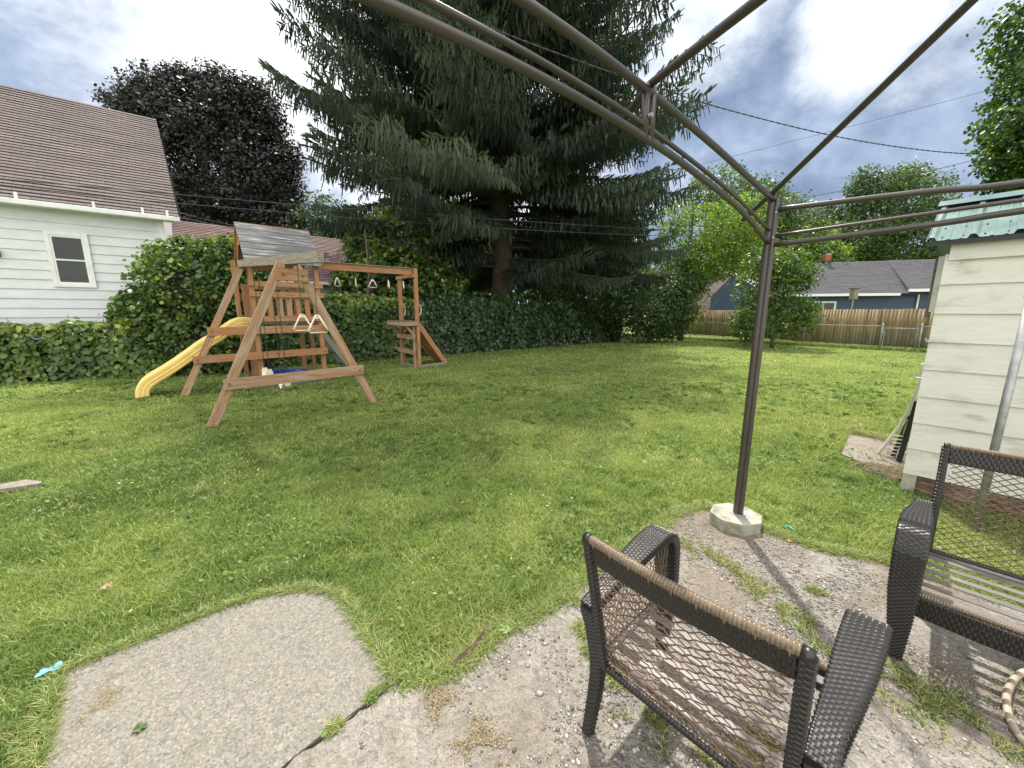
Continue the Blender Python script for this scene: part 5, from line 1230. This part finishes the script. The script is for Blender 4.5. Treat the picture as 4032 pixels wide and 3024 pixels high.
# ================================================================= TREES
tree('purple_maple', 'dark purple leaved maple rising behind the brown roof of the white house', at(850, 1150, 25) * Vector((1, 1, 0)),
     [pb(830, 640, 26, 270, 220, 4.2), pb(690, 440, 25, 125, 110, 2.4), pb(950, 520, 26, 150, 140, 2.6), pb(610, 640, 25, 110, 180, 2.4), pb(800, 400, 26, 90, 80, 1.8), pb(1040, 720, 25, 110, 170, 2.6), pb(900, 850, 25, 240, 120, 3.2), pb(540, 440, 25, 60, 50, 1.2), pb(1130, 900, 24, 90, 90, 1.6), pb(470, 400, 25, 40, 25, .8), pb(1010, 400, 25.5, 70, 60, 1.4), pb(700, 310, 25, 50, 40, 1.0), pb(820, 290, 25, 35, 30, .7), pb(900, 330, 25, 40, 30, .8), pb(1080, 480, 25, 35, 40, .7), pb(600, 350, 25, 30, 22, .5), pb(1150, 620, 25, 30, 40, .6)],
     4200, 26, .62, .19, M['purple'], .45, tmean=.45, yellow=.02, inner=.70, seed=3)
tree('leafy_tree', 'bright yellow green tree with sunlit tips just right of the spruce', at(2680, 1300, 23.4) * Vector((1, 1, 0)),
     [pb(2700, 1210, 22.9, 80, 80, 1.2), pb(2760, 960, 24, 150, 140, 2.2), pb(2900, 900, 24, 120, 120, 1.8), pb(2800, 1020, 23, 120, 80, 1.6), pb(2690, 1080, 23, 90, 90, 1.4), pb(2660, 860, 24, 70, 60, 1.2), pb(2960, 1000, 23.5, 90, 90, 1.5)],
     1100, 18, .55, .16, M['bright'], .16, tmean=.42, seed=4, tvar=.2, inner=.5)
tree('dark_bushy_tree', 'dark green bushy tree over the shaded end of the ivy hedge under the spruce', at(2560, 1330, 21.5) * Vector((1, 1, 0)),
     [pb(2540, 1180, 21.8, 180, 120, 2.0), pb(2380, 1150, 21.5, 150, 110, 1.6), pb(2600, 1250, 22.3, 120, 90, 1.6), pb(2520, 1270, 21.6, 150, 70, 1.2), pb(2660, 1130, 22.6, 110, 60, 1.5), pb(2290, 1180, 21, 120, 90, 1.2)],
     1500, 16, .5, .15, M['midleaf'], .14, tmean=.34, seed=5, inner=.6)
tree('leafy_tree', 'tall olive green tree behind the gazebo corner with thin yellowing top', at(2960, 1150, 40) * Vector((1, 1, 0)),
     [pb(2930, 830, 42, 150, 110, 4), pb(2830, 760, 42, 110, 80, 3), pb(3050, 850, 42, 100, 90, 3), pb(2960, 940, 42, 180, 100, 4), pb(3130, 920, 40, 120, 90, 3)],
     1300, 16, 1.0, .30, M['midleaf'], .4, tmean=.62, seed=6, inner=.6)
tree('leafy_tree', 'big grey green broad tree above the right half of the blue house roof', at(3450, 1150, 44) * Vector((1, 1, 0)),
     [pb(3500, 830, 46, 140, 130, 4), pb(3620, 790, 46, 90, 110, 3), pb(3440, 760, 46, 70, 70, 2.4), pb(3520, 950, 45, 220, 100, 5), pb(3650, 940, 45, 110, 120, 4), pb(3330, 970, 45, 120, 90, 3), pb(3400, 720, 46, 40, 50, 1.5), pb(3560, 700, 46, 50, 40, 1.5), pb(3770, 1000, 45, 120, 90, 3)],
     2200, 16, 1.05, .30, M['midleaf'], .6, tmean=.52, seed=8, inner=.55)
tree('pine_tree', 'dark green pine crown between the two taller trees beyond the blue house', at(3270, 1150, 50) * Vector((1, 1, 0)),
     [pb(3290, 880, 52, 90, 70, 3), pb(3230, 930, 52, 90, 80, 3), pb(3340, 960, 50, 110, 80, 3), pb(3200, 1010, 50, 130, 50, 3)],
     900, 16, 1.0, .33, M['darkleaf'], .5, tmean=.4, seed=9, inner=.5)
tree('leafy_tree', 'yellow green tree showing just above the blue house beside its brick chimney', at(3120, 1150, 36) * Vector((1, 1, 0)),
     [pb(3170, 960, 38, 110, 60, 2.5), pb(3220, 1020, 37, 100, 60, 2.5), pb(3130, 1030, 37, 120, 70, 2.5)],
     600, 16, .7, .24, M['shrub'], .3, tmean=.6, seed=10, inner=.5)
tree('maple_tree', 'green broadleaf tree hanging into the upper right corner of the view', at(4330, 1150, 13) * Vector((1, 1, 0)),
     [pb(4160, 420, 13.5, 170, 170, 1.6), pb(4050, 560, 13, 90, 80, .9), pb(4140, 90, 14, 150, 130, 1.5), pb(4040, 300, 13.5, 60, 50, .6), pb(4200, 620, 13, 230, 120, 1.6), pb(3990, 480, 13, 70, 40, .6), pb(4320, 300, 14, 250, 400, 2.5), pb(4000, 640, 13.5, 90, 45, .8), pb(4010, 720, 14, 90, 40, .8)],
     1500, 15, .38, .13, M['shrub'], .3, '6', tmean=.34, seed=12, inner=.5)
tree('leafy_shrub', 'multi stemmed leafy shrub growing against the chain link fence behind the gazebo post', G(3040, 1372),
     [pb(3030, 1130, 18.6, 140, 90, 1.3), pb(2990, 1260, 18.4, 110, 90, 1.1), pb(3120, 1250, 18.6, 90, 80, 1.0), pb(3060, 1030, 18.8, 130, 60, 1.0), pb(3100, 1090, 18.6, 110, 70, 1), pb(2940, 1300, 18.2, 60, 60, .7), pb(3170, 1230, 18.6, 50, 60, .7)],
     1150, 12, .30, .105, M['shrub'], .07, '6', tmean=.50, seed=13, inner=.3, cat='shrub', ntarget=22)
t = empty('background_trees', at(2050, 1150, 45) * Vector((1, 1, 0)), '', '') if False else None
# sunlit bushes seen under the spruce and its neighbours
tree('leafy_tree', 'pale sunlit tree seen through the gap left of the spruce trunk', at(1850, 1190, 30) * Vector((1, 1, 0)),
     [pb(1850, 1090, 31, 110, 110, 2.5), pb(1900, 1000, 31, 80, 70, 2), pb(1790, 1010, 31, 70, 60, 2)], 650, 15, .7, .2, M['bright'], .25, tmean=.5, seed=14, inner=.4)
tree('leafy_tree', 'shaded green tree directly right of the spruce trunk above the hedge', at(2140, 1190, 28) * Vector((1, 1, 0)),
     [pb(2130, 1110, 29, 130, 80, 2.5), pb(2250, 1050, 29, 150, 130, 3), pb(2080, 1000, 30, 90, 80, 2), pb(2400, 1000, 29, 160, 150, 3)], 1200, 15, .8, .22, M['midleaf'], .25, tmean=.4, seed=15, inner=.4)
tree('leafy_tree', 'dark ivy clad tree left of the spruce behind the climbing vine', at(1330, 1150, 24) * Vector((1, 1, 0)),
     [pb(1300, 880, 25, 150, 90, 2.5), pb(1400, 960, 24, 130, 100, 2), pb(1760, 950, 25, 120, 120, 2), pb(1960, 1080, 27, 40, 90, 1.2)], 700, 15, .7, .2, M['midleaf'], .2, tmean=.4, seed=16, inner=.4)
# distant tree belt behind everything (reads as one mass)
f = Fol(); bl = []
for i in range(26):
    u = 900 + i * 130; bl.append(pb(u, 1120 + random.uniform(-20, 20), 70, 110, 60 + random.uniform(0, 40), 5))
for i in range(10): bl.append(pb(-1500 + i * 250, 1120, 70, 180, 90, 5))
crown(f, bl, 2600, 12, 2.0, .7, '4', .4, .15, .7, 0, .5); tag(f.build('far_trees', M['midleaf']), 'distant belt of trees behind the neighbouring houses', 'trees', kind='stuff')
# ================================================================= CABLES
def cable(name, pts, r, label, mat='cable', twist=False, sag=0):
    P = cr([at(u, v, Y) for u, v, Y in pts], 8)
    if twist:
        mb = MB(); 
        for ph_ in (0, math.pi): 
            Q = []; s = 0; PP = []
            for i in range(len(P) - 1):
                for k in range(8): PP.append(P[i].lerp(P[i+1], k / 8))
            prev = PP[0]
            for q in PP:
                s += (q - prev).length; prev = q; Q.append(q + Vector((0, math.cos(s * 12 + ph_), math.sin(s * 12 + ph_))) * r * .9)
            mb.tube(Q, r * .8, 5)
    else: mb = MB().tube(P, r, 6)
    return tag(mb.build(name, M[mat], smooth=True), label, 'cable', 'overhead utility cables')
cable('overhead_cable', [(-300, 655, 8.2), (0, 703, 8.6), (500, 748, 9.6), (1000, 792, 11), (1600, 838, 12.5), (2200, 880, 14), (2700, 907, 15.5), (3100, 905, 17), (3600, 835, 18), (4300, 700, 19)], .011, 'upper of the two long cables crossing the view low in front of the spruce')
cable('overhead_cable', [(-300, 690, 8.3), (0, 728, 8.7), (500, 783, 9.7), (1000, 826, 11.1), (1600, 874, 12.6), (2200, 912, 14.1), (2700, 930, 15.6), (3100, 930, 17.1), (3600, 875, 18.1), (4300, 760, 19.1)], .011, 'lower of the two long cables crossing the view low in front of the spruce')
cable('twisted_cable', [(1450, -160, 9), (1862, 78, 10), (2285, 243, 11), (2568, 337, 12), (2867, 433, 13), (3311, 541, 14), (3678, 596, 15), (3948, 608, 15.5), (4250, 605, 16)], .012, 'thick twisted service cable sagging across the sky behind the gazebo beams', twist=True)
cable('overhead_cable', [(3060, 800, 20), (3117, 787, 19.8), (3400, 735, 18.5), (3678, 669, 17), (3941, 607, 15.6), (4250, 560, 14)], .012, 'cable rising to the right from the gazebo corner to the twisted cable')
cable('overhead_cable', [(2500, 712, 30), (2604, 686, 30), (3262, 520, 28), (3948, 340, 26), (4300, 240, 25)], .012, 'faint thin wire climbing high across the grey sky at the right')
cable('overhead_cable', [(700, 836, 11.6), (913, 886, 14), (1100, 905, 17)], .010, 'short cable leaving the eave of the white house towards the playset roof')
cable('overhead_cable', [(680, 850, 11.7), (880, 890, 14.5), (1080, 915, 18)], .010, 'short lower cable leaving the eave of the white house just below its twin')
# ================================================================= SMALL LITTER
a, b_ = G(135, 2665, .035), G(245, 2610, .035); ax = (b_ - a).normalized(); sd = Vector((-ax.y, ax.x, 0)); mb = MB()
M['mask'] = simple('light_blue_wrapper', [(.35, (.06, .30, .55)), (.55, (.25, .55, .75)), (.7, (.6, .78, .85))], 14, .6, bm=.4, bscale=30)
ln = (b_ - a).length; vs = []
for i in range(7):
    for j in range(4): vs.append(a + ax * (ln * i / 6) + sd * ((j - 1.5) * .016 * (1 if 0 < i < 6 else .5)) + UP * (random.uniform(-.006, .012)))
mb.add(vs, [(i*4+j, (i+1)*4+j, (i+1)*4+j+1, i*4+j+1) for i in range(6) for j in range(3)]); o_ = mb.build('wrapper', M['mask'], smooth=True)
sm_ = o_.modifiers.new('solid', 'SOLIDIFY'); sm_.thickness = .001
tag(o_, 'crumpled light blue wrapper lying in the grass beside the slab', 'litter')
def leafobj(name, c, size, mat, label, yaw):
    mb = MB(); n = 15; vs = [(0, 0, .004)]
    for k in range(n):
        q = 2 * math.pi * k / n; r_ = size * (.5 + .5 * abs(math.cos(q * 2.5 + .3))); vs.append((r_ * math.cos(q), r_ * math.sin(q), .004 + .35 * size * (k % 2) * random.uniform(.2, 1)))
    mb.add(vs, [(0, 1 + k, 1 + (k + 1) % n) for k in range(n)])
    o_ = mb.build(name, mat, None, Matrix.Translation(c) @ Matrix.Rotation(yaw, 4, 'Z')); s = o_.modifiers.new('solid', 'SOLIDIFY'); s.thickness = .0006
    return tag(o_, label, 'leaf', 'fallen leaves')
M['leafg'] = simple('fallen_green_leaf', [(.3, (.03, .07, .02)), (.7, (.10, .16, .05))], 30, .6); M['leafy'] = simple('fallen_yellow_leaf', [(.3, (.45, .28, .04)), (.7, (.6, .42, .10))], 30, .6); M['leafp'] = simple('pale_maple_leaf', [(.3, (.16, .26, .08)), (.7, (.32, .42, .18))], 30, .6)
leafobj('fallen_leaf', G(553, 2868, .024), .026, M['leafg'], 'curled dark green leaf lying alone on the aggregate slab', .4)
leafobj('fallen_leaf', G(1990, 2482, .03), .035, M['leafp'], 'pale green maple leaf at the lawn edge of the patio', 1.0)
leafobj('fallen_leaf', G(3105, 2130, .022), .022, M['leafy'], 'small yellow leaf on the patio near the concrete block', 2.0)
leafobj('fallen_leaf', G(420, 2310, .045), .03, simple('dry_brown_leaf', [(.3, (.22, .14, .08)), (.7, (.36, .25, .16))], 30, .7), 'dry brown leaf resting on the grass above the slab', .2)
M['teal'] = simple('teal_plastic', [(.3, (.05, .40, .42)), (.7, (.12, .55, .55))], 10, .4, bm=0)
c = G(3083, 2070, .02); tag(MB().tube([c, c + Vector((.012, -.05, .022)), c + Vector((.01, -.10, .025))], .006, 8).build('plastic_stick', M['teal'], smooth=True), 'short teal plastic stick in the grass right of the concrete block', 'litter')
k_ = [G(-150, 1945), G(0, 1925), G(110, 1905), G(170, 1912), G(160, 1922), G(0, 1945), G(-150, 1965)]
tag(MB().prism([(p_.x, p_.y) for p_ in k_], 0, .05).build('edging_stone', M['path'], bevel=.01), 'grey concrete edging stone sunk in the lawn at the left edge', 'stone')
# turf flap at the patio edge
fl = [G(1785, 2650), G(1850, 2600), G(1900, 2545), G(1925, 2500)]
mb = MB(); vs = []
for p_ in fl: vs += [p_ + UP * .022, p_ + Vector((-.012, .012, .045)) + UP * random.uniform(0, .01)]
mb.add(vs, [(2*i, 2*i+2, 2*i+3, 2*i+1) for i in range(3)]); o_ = mb.build('bark_strip', M['rotten'], smooth=False); s_ = o_.modifiers.new('solid', 'SOLIDIFY'); s_.thickness = .004
tag(o_, 'curled strip of dry turf edging along the patio rim', 'debris')
print('objects', len(bpy.data.objects))
